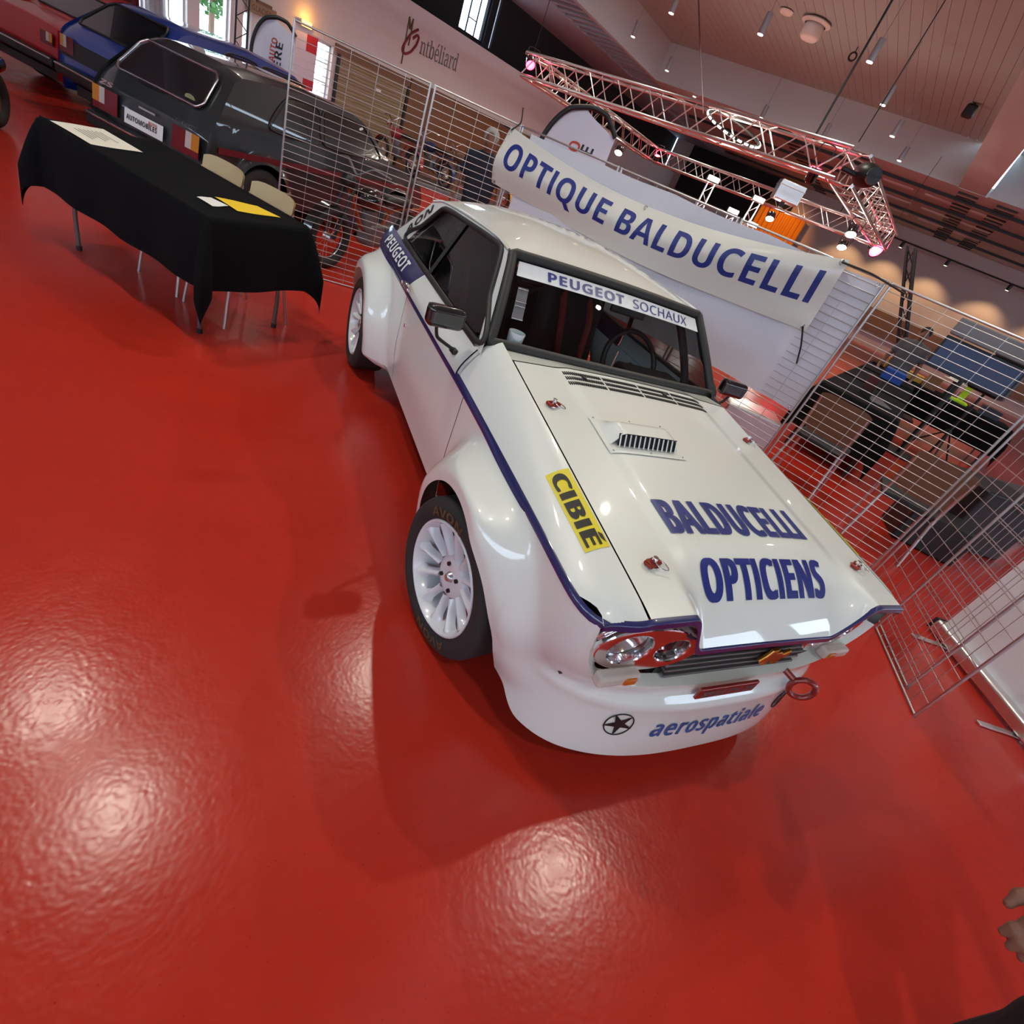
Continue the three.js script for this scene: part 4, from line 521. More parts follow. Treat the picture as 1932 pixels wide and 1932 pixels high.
// ---------------------------------------------------------------- signs and things on the long wall
{
  const pw = (px, py, o = 0.012) => { const p = onX(px, py, WX); p.x += o; return p; };
  const z2 = (x, y, o) => pw(620 + x / 4.83, y / 4.83, o);
  const t = thing('wall_lettering', 'large Montbéliard town lettering with a red swoosh on the white wall', 'sign');
  const stroke = (name, pts, r, mat) => part(name, tube(pts.map(([x, y]) => z2(x, y)), r, 60, 8), mat, t);
  const green = std(0.10, 0.085, 0.02, 0.5), swoosh = std(0.22, 0.012, 0.02, 0.5);
  stroke('letter_m', [[660, 580], [698, 365], [735, 150]], 0.014, green); stroke('letter_m', [[735, 150], [738, 210], [738, 265]], 0.02, green); stroke('letter_m', [[738, 265], [756, 215], [772, 170]], 0.014, green); stroke('letter_m', [[772, 170], [750, 290], [725, 415]], 0.014, green);
  stroke('letter_o', [[815, 270], [750, 305], [700, 375], [672, 430], [672, 470], [700, 488], [745, 470], [795, 410], [818, 350], [812, 322], [790, 330], [765, 350]], 0.026, swoosh);
  const a = z2(822, 488), b = z2(1158, 655), c = z2(1192, 492), d = z2(850, 325);
  part('lettering', textGeo('ntbéliard', FS, (u, v) => a.clone().lerp(b, u).lerp(d.clone().lerp(c, u), v), 60), M.greyText, t);
  // exit light
  const e = pw(574, 44, 0.06), ex = thing('emergency_exit_light', 'small glowing yellow emergency exit light above the wall panels', 'exit light', e); part('body', box(0.05, 0.11, 0.26, 0, 0, 0, 0.01), M.paperW, ex); part('lit_face', box(0.006, 0.08, 0.22, 0.028, -0.01, 0), glow(1, 0.62, 0.08, 3.5), ex);
  const L = new THREE.PointLight(0xffb040, 0.5, 0, 2); L.position.copy(e).add(V3(0.12, 0.08, 0)); L.castShadow = true; scene.add(L);
  // ice-cream counter sign
  const g = thing('wooden_counter_sign', 'pale wooden GLACIER sign over the doorway by the windows', 'sign', pw(490, 18, 0.05)); part('board', box(0.04, 0.17, 0.6, 0, 0, 0, 0.005), std(0.30, 0.20, 0.12, 0.6), g); part('lettering', textGeo('GLACIER', FB, (u, v) => V3(0.024, lerp(-0.05, 0.03, v), lerp(0.2, -0.2, u)), 80), M.brown, g);
  part('rail', box(0.05, 0.05, 0.3, 0, 0.1, -0.05), M.brown, g);
  // red and white poster panels
  const f = thing('red_white_poster', 'white poster panel with red squares beside the narrow window', 'poster', V3(WX + 0.02, 0, -8.74)); part('panel', box(0.02, 1.0, 0.54, 0, 1.37, 0), std(0.70, 0.62, 0.70, 0.6), f);
  part('red_square', box(0.022, 0.3, 0.26, 0.004, 1.70, -0.14), std(0.55, 0.02, 0.04, 0.6), f); part('red_square', box(0.022, 0.24, 0.26, 0.004, 0.98, -0.14), std(0.55, 0.02, 0.04, 0.6), f);
  const cu = thing('pale_window_curtain', 'sheer pale curtain beside the window wall', 'curtain', V3(WX + 0.1, 0, -5.88)); part('cloth', grid(30, 4, (u, v) => V3(0.03 * Math.sin(u * 28), 0.1 + 2.4 * v, lerp(0.16, -0.14, u))), phy(0.5, 0.47, 0.5, 0.9, { transmission: 0.3 }), cu);
  const rc = thing('red_drape', 'dark red drape hanging beside the pale curtain', 'curtain', V3(WX + 0.25, 0, -5.25)); part('cloth', grid(30, 4, (u, v) => V3(0.05 * Math.sin(u * 25), 0.02 + 2.7 * v, lerp(0.3, -0.3, u))), std(0.10, 0.008, 0.012, 0.9), rc);
  const rb = thing('red_framed_board', 'red framed black notice board standing at the window', 'notice board', pw(381, 73, 0.35)); part('frame', box(0.03, 0.26, 0.52, 0, 0, 0), std(0.4, 0.02, 0.03, 0.5), rb); part('board', box(0.034, 0.2, 0.44, 0.003, 0, 0), std(0.03, 0.06, 0.10, 0.6), rb); part('stand', bar(V3(-0.02, -0.12, 0), V3(-0.02, -1.1, 0), 0.015), M.black, rb);
  // black lattice mast by the window
  const m = thing('lattice_mast', 'black lattice lighting mast standing before the windows', 'mast', V3(WX + 0.9, 0, -6.85)); for (const s of [-0.11, 0.11]) part('chord', bar(V3(0, 0, s), V3(0, 2.9, s), 0.018), M.black, m); for (let k = 0; k < 18; k++) part('brace', bar(V3(0, 0.16 * k, k % 2 ? -0.11 : 0.11), V3(0, 0.16 * (k + 1), k % 2 ? 0.11 : -0.11), 0.008, 6), M.black, m); part('foot', box(0.4, 0.02, 0.4, 0, 0.01, 0), M.black, m);
  // orange stage curtain
  const oc = thing('orange_stage_curtain', 'orange curtain lit at the far end of the hall', 'curtain', V3(-6.3, 0, -29.45)); part('cloth', grid(80, 3, (u, v) => V3(lerp(-1.05, 1.15, u), 0.02 + 3.5 * v, 0.06 * Math.sin(u * 60))), std(0.62, 0.24, 0.02, 0.85), oc);
  const ol = new THREE.SpotLight(0xffb050, 60, 0, 0.5, 0.6, 2); ol.position.set(-6, 4.4, -26.5); ol.target.position.set(-6.2, 2.6, -29.5); ol.castShadow = true; scene.add(ol, ol.target);
  // wall washers on the far wall
  const mw = thing('wall_washer_bar', 'black bar of wall-washing spotlights near the far ceiling', 'lamp', V3(0, 4.0, -28.6)); part('bar', bar(V3(-5, 0, 0), V3(8, 0, 0), 0.03), M.black, mw); part('hanger', bar(V3(-4, 0, 0), V3(-4, 0.6, 0), 0.015), M.black, mw); part('hanger', bar(V3(7, 0, 0), V3(7, 0.6, 0), 0.015), M.black, mw);
  for (const x of [-3.0, -1.2, 0.6, 2.9, 5.2]) { part('spot_head', cyl(0.07, 0.2, x, -0.13, -0.05, 'y', 16), M.black, mw); part('lamp_face', cyl(0.06, 0.01, x, -0.236, -0.05, 'y', 16), glow(1, 0.85, 0.6, 4), mw); const s = new THREE.SpotLight(0xffd9a0, 16, 0, 0.75, 0.4, 2); s.position.set(x, 3.74, -28.65); s.target.position.set(x, 1.5, -30); s.castShadow = true; scene.add(s, s.target); }
  // trees and paving outside the windows
  const gd = box(14, 0.1, 40, -19.5, -0.4, -10); struct('ground_outside', gd, std(0.45, 0.43, 0.40, 0.9));
  const leaf = std(0.05, 0.16, 0.03, 0.7);
  for (const [x, z, k] of [[-17.2, -9.6, 'leafy green street tree seen through the wide window'], [-19.5, -13.2, 'second green street tree further along outside the window']]) { const tr = thing('street_tree', k, 'tree', V3(x, -0.35, z)); part('trunk', bar(V3(0, 0, 0), V3(0.1, 2.2, 0), 0.1, 10, 0.06), M.brown, tr); const q = []; for (let i = 0; i < 900; i++) { const a1 = rnd() * 6.283, b1 = Math.acos(2 * rnd() - 1), r = 0.95 * Math.cbrt(rnd()), g1 = new THREE.PlaneGeometry(0.13, 0.09); g1.rotateX(rnd() * 3); g1.rotateY(rnd() * 6); q.push(g1.translate(r * Math.sin(b1) * Math.cos(a1), 2.55 + 0.9 * r * Math.cos(b1), r * Math.sin(b1) * Math.sin(a1))); } part('foliage', q, leaf, tr).userData.kind = 'stuff'; }
}
// ---------------------------------------------------------------- feather flags
function flag(label, top, height, width, yaw, lines) {
  const t = thing('feather_flag', label, 'flag', V3(top.x, 0, top.z), yaw), H_ = top.y, y0 = H_ - height;
  const edge = (v) => v < 0.62 ? 1 : Math.sqrt(Math.max(0, 1 - ((v - 0.62) / 0.38) ** 2));
  const P = (u, v) => V3(lerp(0, width, u) * 1 + (1 - edge(v)) * width * 0.55 * (1 - u) - width * 0.5, y0 + height * v - 0.10 * (1 - u) * 0, 0.02 * Math.sin(u * 6 + v * 5));
  part('cloth', grid(16, 40, (u, v) => P(u, v * (1 - 0.10 * u))), std(0.66, 0.65, 0.72, 0.7), t);
  const pole = [V3(-width / 2 - 0.01, 0.02, 0)]; for (let k = 0; k <= 24; k++) { const p = P(0, k / 24); pole.push(V3(p.x - 0.012, p.y, 0)); } const tip = P(1, 0.90); pole.push(V3(lerp(P(0, 1).x, tip.x, 0.5), H_ - 0.01, 0), V3(tip.x, tip.y + 0.01, 0));
  part('black_edge', tube(pole, 0.028, 90, 8), M.black, t); part('base', cyl(0.16, 0.03, -width / 2, 0.015, 0, 'y', 20), M.black, t);
  for (const [str, mat, u0, u1, v0, v1] of lines) part('lettering', textGeo(str, FB, (u, v) => { const p = P(lerp(u1, u0, v), lerp(v0, v1, u)); p.z += 0.004; return p; }, 50), mat, t);
}
const mRedInk = std(0.50, 0.05, 0.02, 0.6);
{ const p = atD(521, 32, 12); flag('white feather flag with black edge behind the grey hatchback', p, 1.45, 0.62, HEAD + 0.55, [['MOBILIERE', M.blackText, 0.52, 0.70, 0.05, 0.80], ['AUTO', mRedInk, 0.40, 0.54, 0.60, 0.82]]); }
{ const p = atD(1112, 201, 7.4); flag('white feather flag with black edge behind the optician banner', p, 1.7, 0.80, HEAD + 0.12, [['MOBILIERE', M.blackText, 0.56, 0.76, 0.24, 0.80], ['AUTO', mRedInk, 0.38, 0.55, 0.56, 0.80]]); }
// ---------------------------------------------------------------- other cars
function hatch(name, label, pos, yaw, o) {
  const t = thing(name, label, 'car', pos, yaw), { prof, k = 1, w, belt, roofW = 0.74, wheels, R = 0.285, mat, glass = M.blackGloss } = o;
  t.scale.setScalar(k); const xs = prof.map((p) => p[0]), xr = Math.min(...xs), xq = Math.max(...xs);
  const hw = (y) => w * (y < belt ? lerp(0.94, 1, sst(0.2, 0.5, y)) - 0.03 * sst(0.6, belt, y) : lerp(0.97, roofW, (y - belt) / (o.roof - belt)));
  const top = (x) => { let b = -1; for (let i = 1; i < prof.length; i++) { const [x0, y0] = prof[i - 1], [x1, y1] = prof[i]; if ((x - x0) * (x - x1) <= 0 && x0 !== x1) b = Math.max(b, lerp(y0, y1, (x - x0) / (x1 - x0))); } return b < 0 ? 0.4 : b; };
  const low = (x) => { for (const k of wheels) if (Math.abs(x - k) < R + 0.05) return 0.27 + Math.sqrt((R + 0.05) ** 2 - (x - k) ** 2); return 0.22; };
  const P2 = new THREE.CatmullRomCurve3(prof.map(([x, y]) => V3(x, y, 0)), false, 'catmullrom', 0.12);
  part('body_top', grid(110, 18, (u, v) => { const p = P2.getPoint(u), s = v * 2 - 1; return V3(p.x - Math.sign(p.x) * 0.03 * s ** 4 * (Math.abs(p.x) > 1 ? 1 : 0), p.y - 0.035 * Math.abs(s) ** 5 + 0.012 * (1 - s * s), s * hw(p.y)); }), mat, t);
  for (const s of [1, -1]) { part('body_side', grid(90, 16, (u, v) => { const x = lerp(xr + 0.005, xq - 0.005, u), y = lerp(Math.min(low(x), top(x)), top(x) - 0.03, v); let fl = 0; for (const k of wheels) fl = Math.max(fl, 0.03 * (1 - sst(0, 0.08, Math.abs(Math.hypot(x - k, y - 0.27) - R - 0.05)))); return V3(x, y, s * (hw(y) + fl)); }), mat, t);
    for (const q of o.side || []) { const g = new THREE.ShapeGeometry(new THREE.Shape(q.map((p) => new THREE.Vector2(...p)))), p = g.attributes.position; for (let i = 0; i < p.count; i++) p.setZ(i, s * (hw(p.getY(i)) + 0.006)); g.computeVertexNormals(); part('side_window', g, glass, t); part('window_trim', tube(q.map(([x, y]) => V3(x, y, s * (hw(y) + 0.007))), 0.009, 60, 6, true), M.black, t); }
    if (o.stripe) part('side_stripe', grid(40, 1, (u, v) => V3(lerp(xr + 0.12, xq - 0.1, u), o.stripe[0] + o.stripe[1] * v, s * (hw(o.stripe[0]) + 0.008 + (Math.min(...wheels.map((k) => Math.abs(lerp(xr, xq, u) - k))) < 0.3 ? 0.014 : 0))), s < 0), o.stripeMat, t); }
  part('underbody', box(xq - xr - 0.2, 0.1, w * 1.7, (xr + xq) / 2, 0.24, 0), M.black, t);
  const tg = lathe([[0.16, -0.075], [0.2, -0.085], [R - 0.02, -0.08], [R, -0.06], [R, 0.06], [R - 0.02, 0.08], [0.2, 0.085], [0.16, 0.075]], 40).rotateX(Math.PI / 2), rg = lathe([[0.0001, 0.05], [0.06, 0.055], [0.1, 0.035], [0.15, 0.045], [0.168, 0.078]], 32).rotateX(Math.PI / 2);
  for (const k of wheels) for (const s of [1, -1]) { const q = new THREE.Group(); q.name = 'wheel'; q.position.set(k, R, s * (w - 0.075)); if (s < 0) q.rotation.y = Math.PI; t.add(q); part('tyre', tg, M.tyre, q); part('hub', rg, o.rimMat || M.greyMetal, q); part('arch_liner', new THREE.CylinderGeometry(R + 0.06, R + 0.06, 0.3, 24, 1, true, -Math.PI / 2, Math.PI).rotateX(-Math.PI / 2).translate(0, 0, -0.12), M.black, q); }
  // tail: rear window between two heights of the profile, lamps, plate, bumper
  const rearX = (y) => { for (let i = 1; i < prof.length; i++) { const [x0, y0] = prof[i - 1], [x1, y1] = prof[i]; if (x0 < 0 && x1 < 0.2 && (y - y0) * (y - y1) <= 0 && y0 !== y1) return lerp(x0, x1, (y - y0) / (y1 - y0)); } return xr; };
  const rp = (z, y, off = 0.012) => V3(rearX(y) - off, y + off * 0.3, z);
  const [y0, y1, z0, z1] = o.rear; const rw = (u, v, off) => { const y = lerp(y0, y1, v), hz = lerp(z0, z1, v), c = Math.abs(u * 2 - 1), k = v < 0.12 || v > 0.88 ? 0.97 : 1; return rp(hz * (u * 2 - 1) * k, y, off); };
  part('rear_window', grid(16, 10, (u, v) => rw(u, v, 0.016)), glass, t);
  { const rim = []; for (let i = 0; i <= 10; i++) rim.push(rw(0.04 + 0.92 * i / 10, 0, 0.02)); for (let i = 1; i < 8; i++) rim.push(rw(1, 0.04 + 0.92 * i / 8, 0.02)); for (let i = 0; i <= 10; i++) rim.push(rw(0.96 - 0.92 * i / 10, 1, 0.02)); for (let i = 1; i < 8; i++) rim.push(rw(0, 0.96 - 0.92 * i / 8, 0.02)); part('rear_window_trim', tube(rim, 0.011, 140, 6, true), o.trimMat || M.black, t); }
  const patch = (n, za, zb, ya, yb, m, off = 0.02) => part(n, grid(6, 3, (u, v) => rp(lerp(za, zb, u), lerp(ya, yb, v), off)), m, t);
  const lamp = std(0.16, 0.006, 0.012, 0.25), amber = std(0.55, 0.19, 0.015, 0.3), clearL = std(0.55, 0.45, 0.42, 0.3);
  for (const s of [1, -1]) { const [la, lb, ya, yb] = o.lamps; patch('tail_lamp', s * la, s * lb, ya, yb, lamp); patch('amber_lamp', s * lerp(la, lb, 0.72), s * lb, lerp(ya, yb, 0.3), yb, amber, 0.024); patch('reversing_lamp', s * lerp(la, lb, 0.5), s * lerp(la, lb, 0.72), lerp(ya, yb, 0.3), yb, clearL, 0.024); }
  if (o.plate) { const pl = patch('number_plate', -0.24, 0.24, o.plate[0], o.plate[0] + 0.115, M.paperW, 0.026); part('plate_lettering', textGeo(o.plate[1], FB, (u, v) => rp(lerp(-0.21, 0.17, u), lerp(o.plate[0] + 0.035, o.plate[0] + 0.075, v), 0.03), 60), M.blackText, pl); part('plate_mark', textGeo('AUTO', FB, (u, v) => rp(lerp(0.06, 0.17, u), lerp(o.plate[0] + 0.072, o.plate[0] + 0.1, v), 0.03), 60), mRedInk, pl); }
  part('rear_bumper', box(0.1, 0.12, w * 1.94, xr - 0.02, 0.41, 0, 0.03), M.black, t); part('bumper_strip', box(0.012, 0.018, w * 1.9, xr - 0.072, 0.45, 0, 0.005), M.chrome, t);
  t.userData.rp = undefined; return { t, rp, hw, patch };
}
const cleanRp = [];
{ // grey hatchback
  const prof = [[-1.60, 0.30], [-1.66, 0.46], [-1.64, 0.70], [-1.555, 0.835], [-1.29, 1.15], [-1.19, 1.20], [-0.9, 1.225], [-0.3, 1.24], [0.30, 1.205], [0.42, 1.17], [0.86, 0.86], [1.5, 0.73], [1.6, 0.55], [1.6, 0.3]];
  const c = hatch('grey_hatchback', 'dark grey three-door hatchback with red side stripe parked behind the draped table', W(-3.935, 0, -6.417), (166.7 - 90) * Math.PI / 180 + HEAD, { prof, w: 0.72, belt: 0.84, roof: 1.24, wheels: [-1.05, 1.02], R: 0.27, mat: phy(0.016, 0.02, 0.022, 0.3, { clearcoat: 1 }), rear: [0.86, 1.135, 0.53, 0.46], lamps: [0.34, 0.66, 0.50, 0.675], plate: [0.50, 'AUTOMOBILES'], trimMat: M.chrome, stripe: [0.60, 0.05], stripeMat: std(0.14, 0.008, 0.012, 0.4), side: [[[-0.98, 0.88], [-0.36, 0.86], [-0.30, 1.13], [-0.70, 1.14]], [[-0.28, 0.86], [0.62, 0.86], [0.36, 1.12], [-0.22, 1.14]]] });
  part('badge_lettering', textGeo('ZS', FB, (u, v) => c.rp(lerp(-0.42, -0.58, 1 - u), lerp(0.70, 0.735, v), 0.02), 60), std(0.4, 0.25, 0.25, 0.4), c.t); part('badge_lettering', textGeo('peugeot', FR, (u, v) => c.rp(lerp(0.36, 0.60, u), lerp(0.70, 0.73, v), 0.02), 60), M.chrome, c.t);
  c.patch('wiper', -0.2, 0.05, 0.843, 0.855, M.black, 0.03); c.patch('latch', -0.06, 0.14, 0.66, 0.675, M.chrome, 0.03); part('window_sticker', cyl(0.045, 0.004, 0, 0, 0, 'x', 20).scale(1, 0.6, 1.3).translate(c.rp(0.36, 0.9, 0.024).x, 0.9, 0.36), std(0.25, 0.26, 0.12, 0.6), c.t);
}
{ // blue hatchback, its tail showing left of the grey one
  const prof = [[-1.72, 0.32], [-1.78, 0.48], [-1.76, 0.78], [-1.70, 0.86], [-1.28, 1.22], [-1.15, 1.27], [-0.3, 1.30], [0.3, 1.26], [0.95, 0.90], [1.65, 0.76], [1.75, 0.55], [1.72, 0.3]];
  const c = hatch('blue_hatchback', 'blue hatchback with dark rear window parked left of the grey one', W(-5.75, 0, -8.05), (164 - 90) * Math.PI / 180 + HEAD, { prof, w: 0.78, belt: 0.86, roof: 1.3, wheels: [-1.2, 1.15], mat: phy(0.012, 0.045, 0.26, 0.3, { clearcoat: 1 }), rear: [0.90, 1.21, 0.58, 0.5], lamps: [0.46, 0.70, 0.58, 0.74], side: [[[-1.0, 0.92], [-0.36, 0.9], [-0.30, 1.2], [-0.72, 1.2]], [[-0.28, 0.9], [0.7, 0.9], [0.4, 1.18], [-0.22, 1.2]]] });
  c.patch('black_tail_panel', -0.72, 0.72, 0.55, 0.72, M.black, 0.014);
}
{ // red rally saloon at the far left
  const prof = [[-1.9, 0.32], [-1.98, 0.5], [-1.95, 0.82], [-1.45, 0.90], [-0.95, 1.27], [-0.5, 1.34], [0.1, 1.32], [0.75, 0.92], [1.7, 0.80], [1.85, 0.55], [1.8, 0.3]];
  const c = hatch('red_rally_saloon', 'red rally saloon with white stickers parked in front of the window', W(-7.6, 0, -8.75), (166 - 90) * Math.PI / 180 + HEAD, { prof, k: 0.9, w: 0.82, belt: 0.9, roof: 1.34, wheels: [-1.25, 1.2], R: 0.29, mat: phy(0.45, 0.012, 0.014, 0.4, { clearcoat: 0.5, clearcoatRoughness: 0.1 }), rear: [0.95, 1.24, 0.6, 0.55], lamps: [0.5, 0.76, 0.58, 0.72], side: [[[-1.0, 0.95], [-0.4, 0.94], [-0.35, 1.24], [-0.72, 1.22]], [[-0.3, 0.94], [0.55, 0.94], [0.2, 1.24], [-0.25, 1.25]]] });
  const disc = cyl(0.12, 0.006, -1.2, 1.02, 0.80, 'z', 28); part('roundel', disc, M.paperW, c.t); part('door_panel', box(0.5, 0.22, 0.008, -0.55, 0.66, 0.845, 0.003), M.paperW, c.t); part('window_notice', box(0.3, 0.2, 0.006, -0.02, 1.06, 0.765, 0.002), M.paper, c.t);
  const star = []; for (let i = 0; i < 10; i++) { const a = Math.PI / 2 + i * Math.PI / 5, r = i % 2 ? 0.035 : 0.085; star.push([r * Math.cos(a), r * Math.sin(a)]); } part('roundel_star', poly(star, 0.004).translate(-1.2, 1.02, 0.804), M.greyText, c.t);
}
for (const c of scene.children) if (c.userData && 'rp' in c.userData) delete c.userData.rp;
// ---------------------------------------------------------------- two-wheelers
function moped(name, label, pos, yaw, o) {
  const { k = 1, mat, R = 0.26, B = 0.6, tr = 0.035 } = o, t = thing(name, label, o.cat || 'moped', pos, yaw, o.group); t.scale.setScalar(k);
  for (const s of [1, -1]) { const w = new THREE.Group(); w.name = s > 0 ? 'front_wheel' : 'rear_wheel'; w.position.set(s * B, R, 0); t.add(w); part('tyre', new THREE.TorusGeometry(R - tr, tr, 10, 36), M.tyre, w); part('rim', new THREE.TorusGeometry(R - 2 * tr, 0.008, 6, 36), M.chrome, w); const sp = []; for (let i = 0; i < 12; i++) { const a = i * Math.PI / 6; sp.push(bar(V3(0, 0, 0.02 * (i % 2 ? 1 : -1)), V3((R - 2 * tr) * Math.cos(a), (R - 2 * tr) * Math.sin(a), 0), 0.0025, 5)); } part('spokes', sp, M.chrome, w); part('hub', cyl(0.04, 0.09, 0, 0, 0, 'z', 16), M.steel, w); }
  part('frame', [tube([V3(B * 0.72, 0.78, 0), V3(0.2, 0.42, 0), V3(-0.1, 0.34, 0), V3(-B, R, 0)], 0.022, 30, 8), tube([V3(-0.1, 0.34, 0), V3(-0.3, 0.62, 0), V3(-B - 0.15, 0.66, 0)], 0.018, 24, 8), bar(V3(B * 0.7, 0.72, 0), V3(-0.3, 0.6, 0), 0.02)], o.frameMat || mat, t);
  for (const s of [1, -1]) part('fork_leg', bar(V3(B * 0.66, 0.86, 0.06 * s), V3(B, R, 0.06 * s), 0.016), o.dark ? M.black : M.steel, t);
  part('fuel_tank', new THREE.SphereGeometry(0.16, 20, 14).scale(1.35, 0.72, 0.72).translate(0.14, 0.7, 0), mat, t); part('seat', box(0.52, 0.09, 0.2, -0.32, 0.72, 0, 0.04), M.black, t); part('engine', [box(0.26, 0.24, 0.2, 0.02, 0.36, 0, 0.04), cyl(0.09, 0.2, 0.1, 0.5, 0, 'y', 14)], M.greyMetal, t);
  part('handlebar', tube([V3(0.28, 0.98, -0.32), V3(0.36, 1.0, -0.16), V3(0.4, 0.9, 0), V3(0.36, 1.0, 0.16), V3(0.28, 0.98, 0.32)], 0.013, 30, 8), o.dark ? M.greyMetal : M.chrome, t); part('headlamp', lathe([[0.0001, 0.07], [0.06, 0.06], [0.075, 0.0], [0.03, -0.08]], 20).rotateZ(-Math.PI / 2).translate(0.5, 0.84, 0), o.dark ? M.black : M.chrome, t);
  for (const s of [1, -1]) part('mudguard', new THREE.CylinderGeometry(R + 0.03, R + 0.03, 0.1, 20, 1, true, s > 0 ? -0.4 : -1.6, 2.0).rotateX(-Math.PI / 2).translate(s * B, R, 0), mat, t);
  part('exhaust', tube([V3(0.12, 0.3, 0.12), V3(-0.1, 0.2, 0.13), V3(-B, 0.26, 0.14)], 0.028, 20, 8), M.chrome, t); return t;
}
const mOrange = phy(0.55, 0.09, 0.015, 0.3, { clearcoat: 0.6 });
moped('trail_motorcycle', 'black and orange trail motorcycle standing behind the mesh panel', W(-2.50, 0, -5.62), Math.atan2(0.97, 0.2) + Math.PI + HEAD, { k: 0.92, dark: true, mat: M.blackGloss, frameMat: phy(0.30, 0.05, 0.012, 0.35), cat: 'motorcycle', R: 0.3, B: 0.68, tr: 0.05 });
{ const pf = thing('display_platform', 'low dark display platform under the row of mopeds', 'platform', W(-5.1, 0, -15.0), HEAD + 0.75); part('deck', box(3.6, 0.1, 1.5, 0, 0.05, 0, 0.02), M.greyMetal, pf);
  [['red moped at the end of the row on the low platform', 0.30, 0.02, 0.03], ['dark blue moped beside the red one on the platform', 0.02, 0.04, 0.14], ['brown moped in the row on the low platform', 0.16, 0.08, 0.05], ['yellow moped nearest the man on the low platform', 0.6, 0.3, 0.02]].forEach(([l, r, g, b], i) => { const a = HEAD + 0.75, x = -1.25 + i * 0.85, p = W(-5.1, 0, -15.0).add(V3(x * Math.cos(a), 0.1, -x * Math.sin(a))); moped('moped', l, p, a + Math.PI / 2 + 0.35, { mat: phy(r, g, b, 0.3, { clearcoat: 1 }), group: 'mopeds on the platform' }); }); }
{ // tail of a black vehicle cut by the picture edge
  const t = thing('black_sidecar_tail', 'rounded black tail and fat tyre of a vintage sidecar by the red floor edge', 'vehicle', W(-5.85, 0, -4.78), HEAD + 0.7);
  part('tyre', new THREE.TorusGeometry(0.17, 0.07, 14, 36).rotateY(Math.PI / 2 - 0.2).translate(0.0, 0.24, 0), M.tyre, t); part('hub', cyl(0.1, 0.1, 0, 0.24, 0, 'x', 24), M.brown, t);
  part('bumper', box(0.75, 0.13, 0.3, -0.24, 0.52, 0.05, 0.06), M.blackGloss, t); part('body', new THREE.SphereGeometry(0.42, 28, 18).scale(1.2, 0.7, 0.8).translate(-0.42, 0.76, -0.15), M.blackGloss, t); part('tail_light', box(0.14, 0.04, 0.04, -0.12, 0.72, 0.13, 0.01), M.redPaint, t);
}
// ---------------------------------------------------------------- people
function sdf(fn, c, half, res) {
  const mc = new MarchingCubes(res, new THREE.MeshBasicMaterial(), false, false, 120000); mc.isolation = 0; const n = mc.size, hs = mc.halfsize;
  for (let k = 0; k < n; k++) for (let j = 0; j < n; j++) for (let i = 0; i < n; i++) mc.field[i + j * n + k * n * n] = -fn(c.x + half * (i - hs) / hs, c.y + half * (j - hs) / hs, c.z + half * (k - hs) / hs);
  mc.update(); const cnt = mc.count, p = mc.positionArray.slice(0, cnt * 3), g = new THREE.BufferGeometry(); for (let i = 0; i < cnt; i++) { p[i * 3] = c.x + half * p[i * 3]; p[i * 3 + 1] = c.y + half * p[i * 3 + 1]; p[i * 3 + 2] = c.z + half * p[i * 3 + 2]; }
  g.setAttribute('position', new THREE.BufferAttribute(p, 3)); const m = mergeVertices(g, 1e-4); m.computeVertexNormals(); return m;
}
const cap = (x, y, z, a, b, ra, rb) => { const dx = b.x - a.x, dy = b.y - a.y, dz = b.z - a.z, t = clamp(((x - a.x) * dx + (y - a.y) * dy + (z - a.z) * dz) / (dx * dx + dy * dy + dz * dz + 1e-9)); return Math.hypot(x - a.x - dx * t, y - a.y - dy * t, z - a.z - dz * t) - lerp(ra, rb, t); };
const smin = (a, b, k) => { const h = Math.max(k - Math.abs(a - b), 0) / k; return Math.min(a, b) - h * h * k * 0.25; };
const bones = (list, k) => (x, y, z) => { let d = 9; for (const [a, b, ra, rb] of list) d = smin(d, cap(x, y, z, a, b, ra, rb), k); return d; };
function handBones(w, dir, side, fwdv, s = 1, curl = 0.5) {   // wrist, direction of the hand, thumb side, palm-facing direction
  const P = (l, q, f) => w.clone().addScaledVector(dir, l * s).addScaledVector(side, q * s).addScaledVector(fwdv, f * s), L = [];
  for (const q of [-0.028, -0.01, 0.01, 0.028]) L.push([P(0.0, q * 0.6, 0), P(0.09, q, 0), 0.017 * s, 0.013 * s]);
  [[0.032, 0.072], [0.011, 0.08], [-0.010, 0.074], [-0.031, 0.06]].forEach(([q, len], i) => { const k1 = P(0.09, q, 0), k2 = P(0.09 + len * 0.5, q * 1.08, curl * 0.016), k3 = P(0.09 + len * 0.82, q * 1.08, curl * 0.04), k4 = P(0.09 + len * 1.0, q * 1.05, curl * 0.062); L.push([k1, k2, 0.0105 * s, 0.0095 * s], [k2, k3, 0.0095 * s, 0.0088 * s], [k3, k4, 0.0088 * s, 0.008 * s]); });
  L.push([P(0.02, 0.026, 0.004), P(0.06, 0.056, 0.018), 0.016 * s, 0.0125 * s], [P(0.06, 0.056, 0.018), P(0.092, 0.064, 0.028), 0.0125 * s, 0.0115 * s], [P(0.092, 0.064, 0.028), P(0.118, 0.062, 0.036), 0.0115 * s, 0.009 * s]); return L;
}
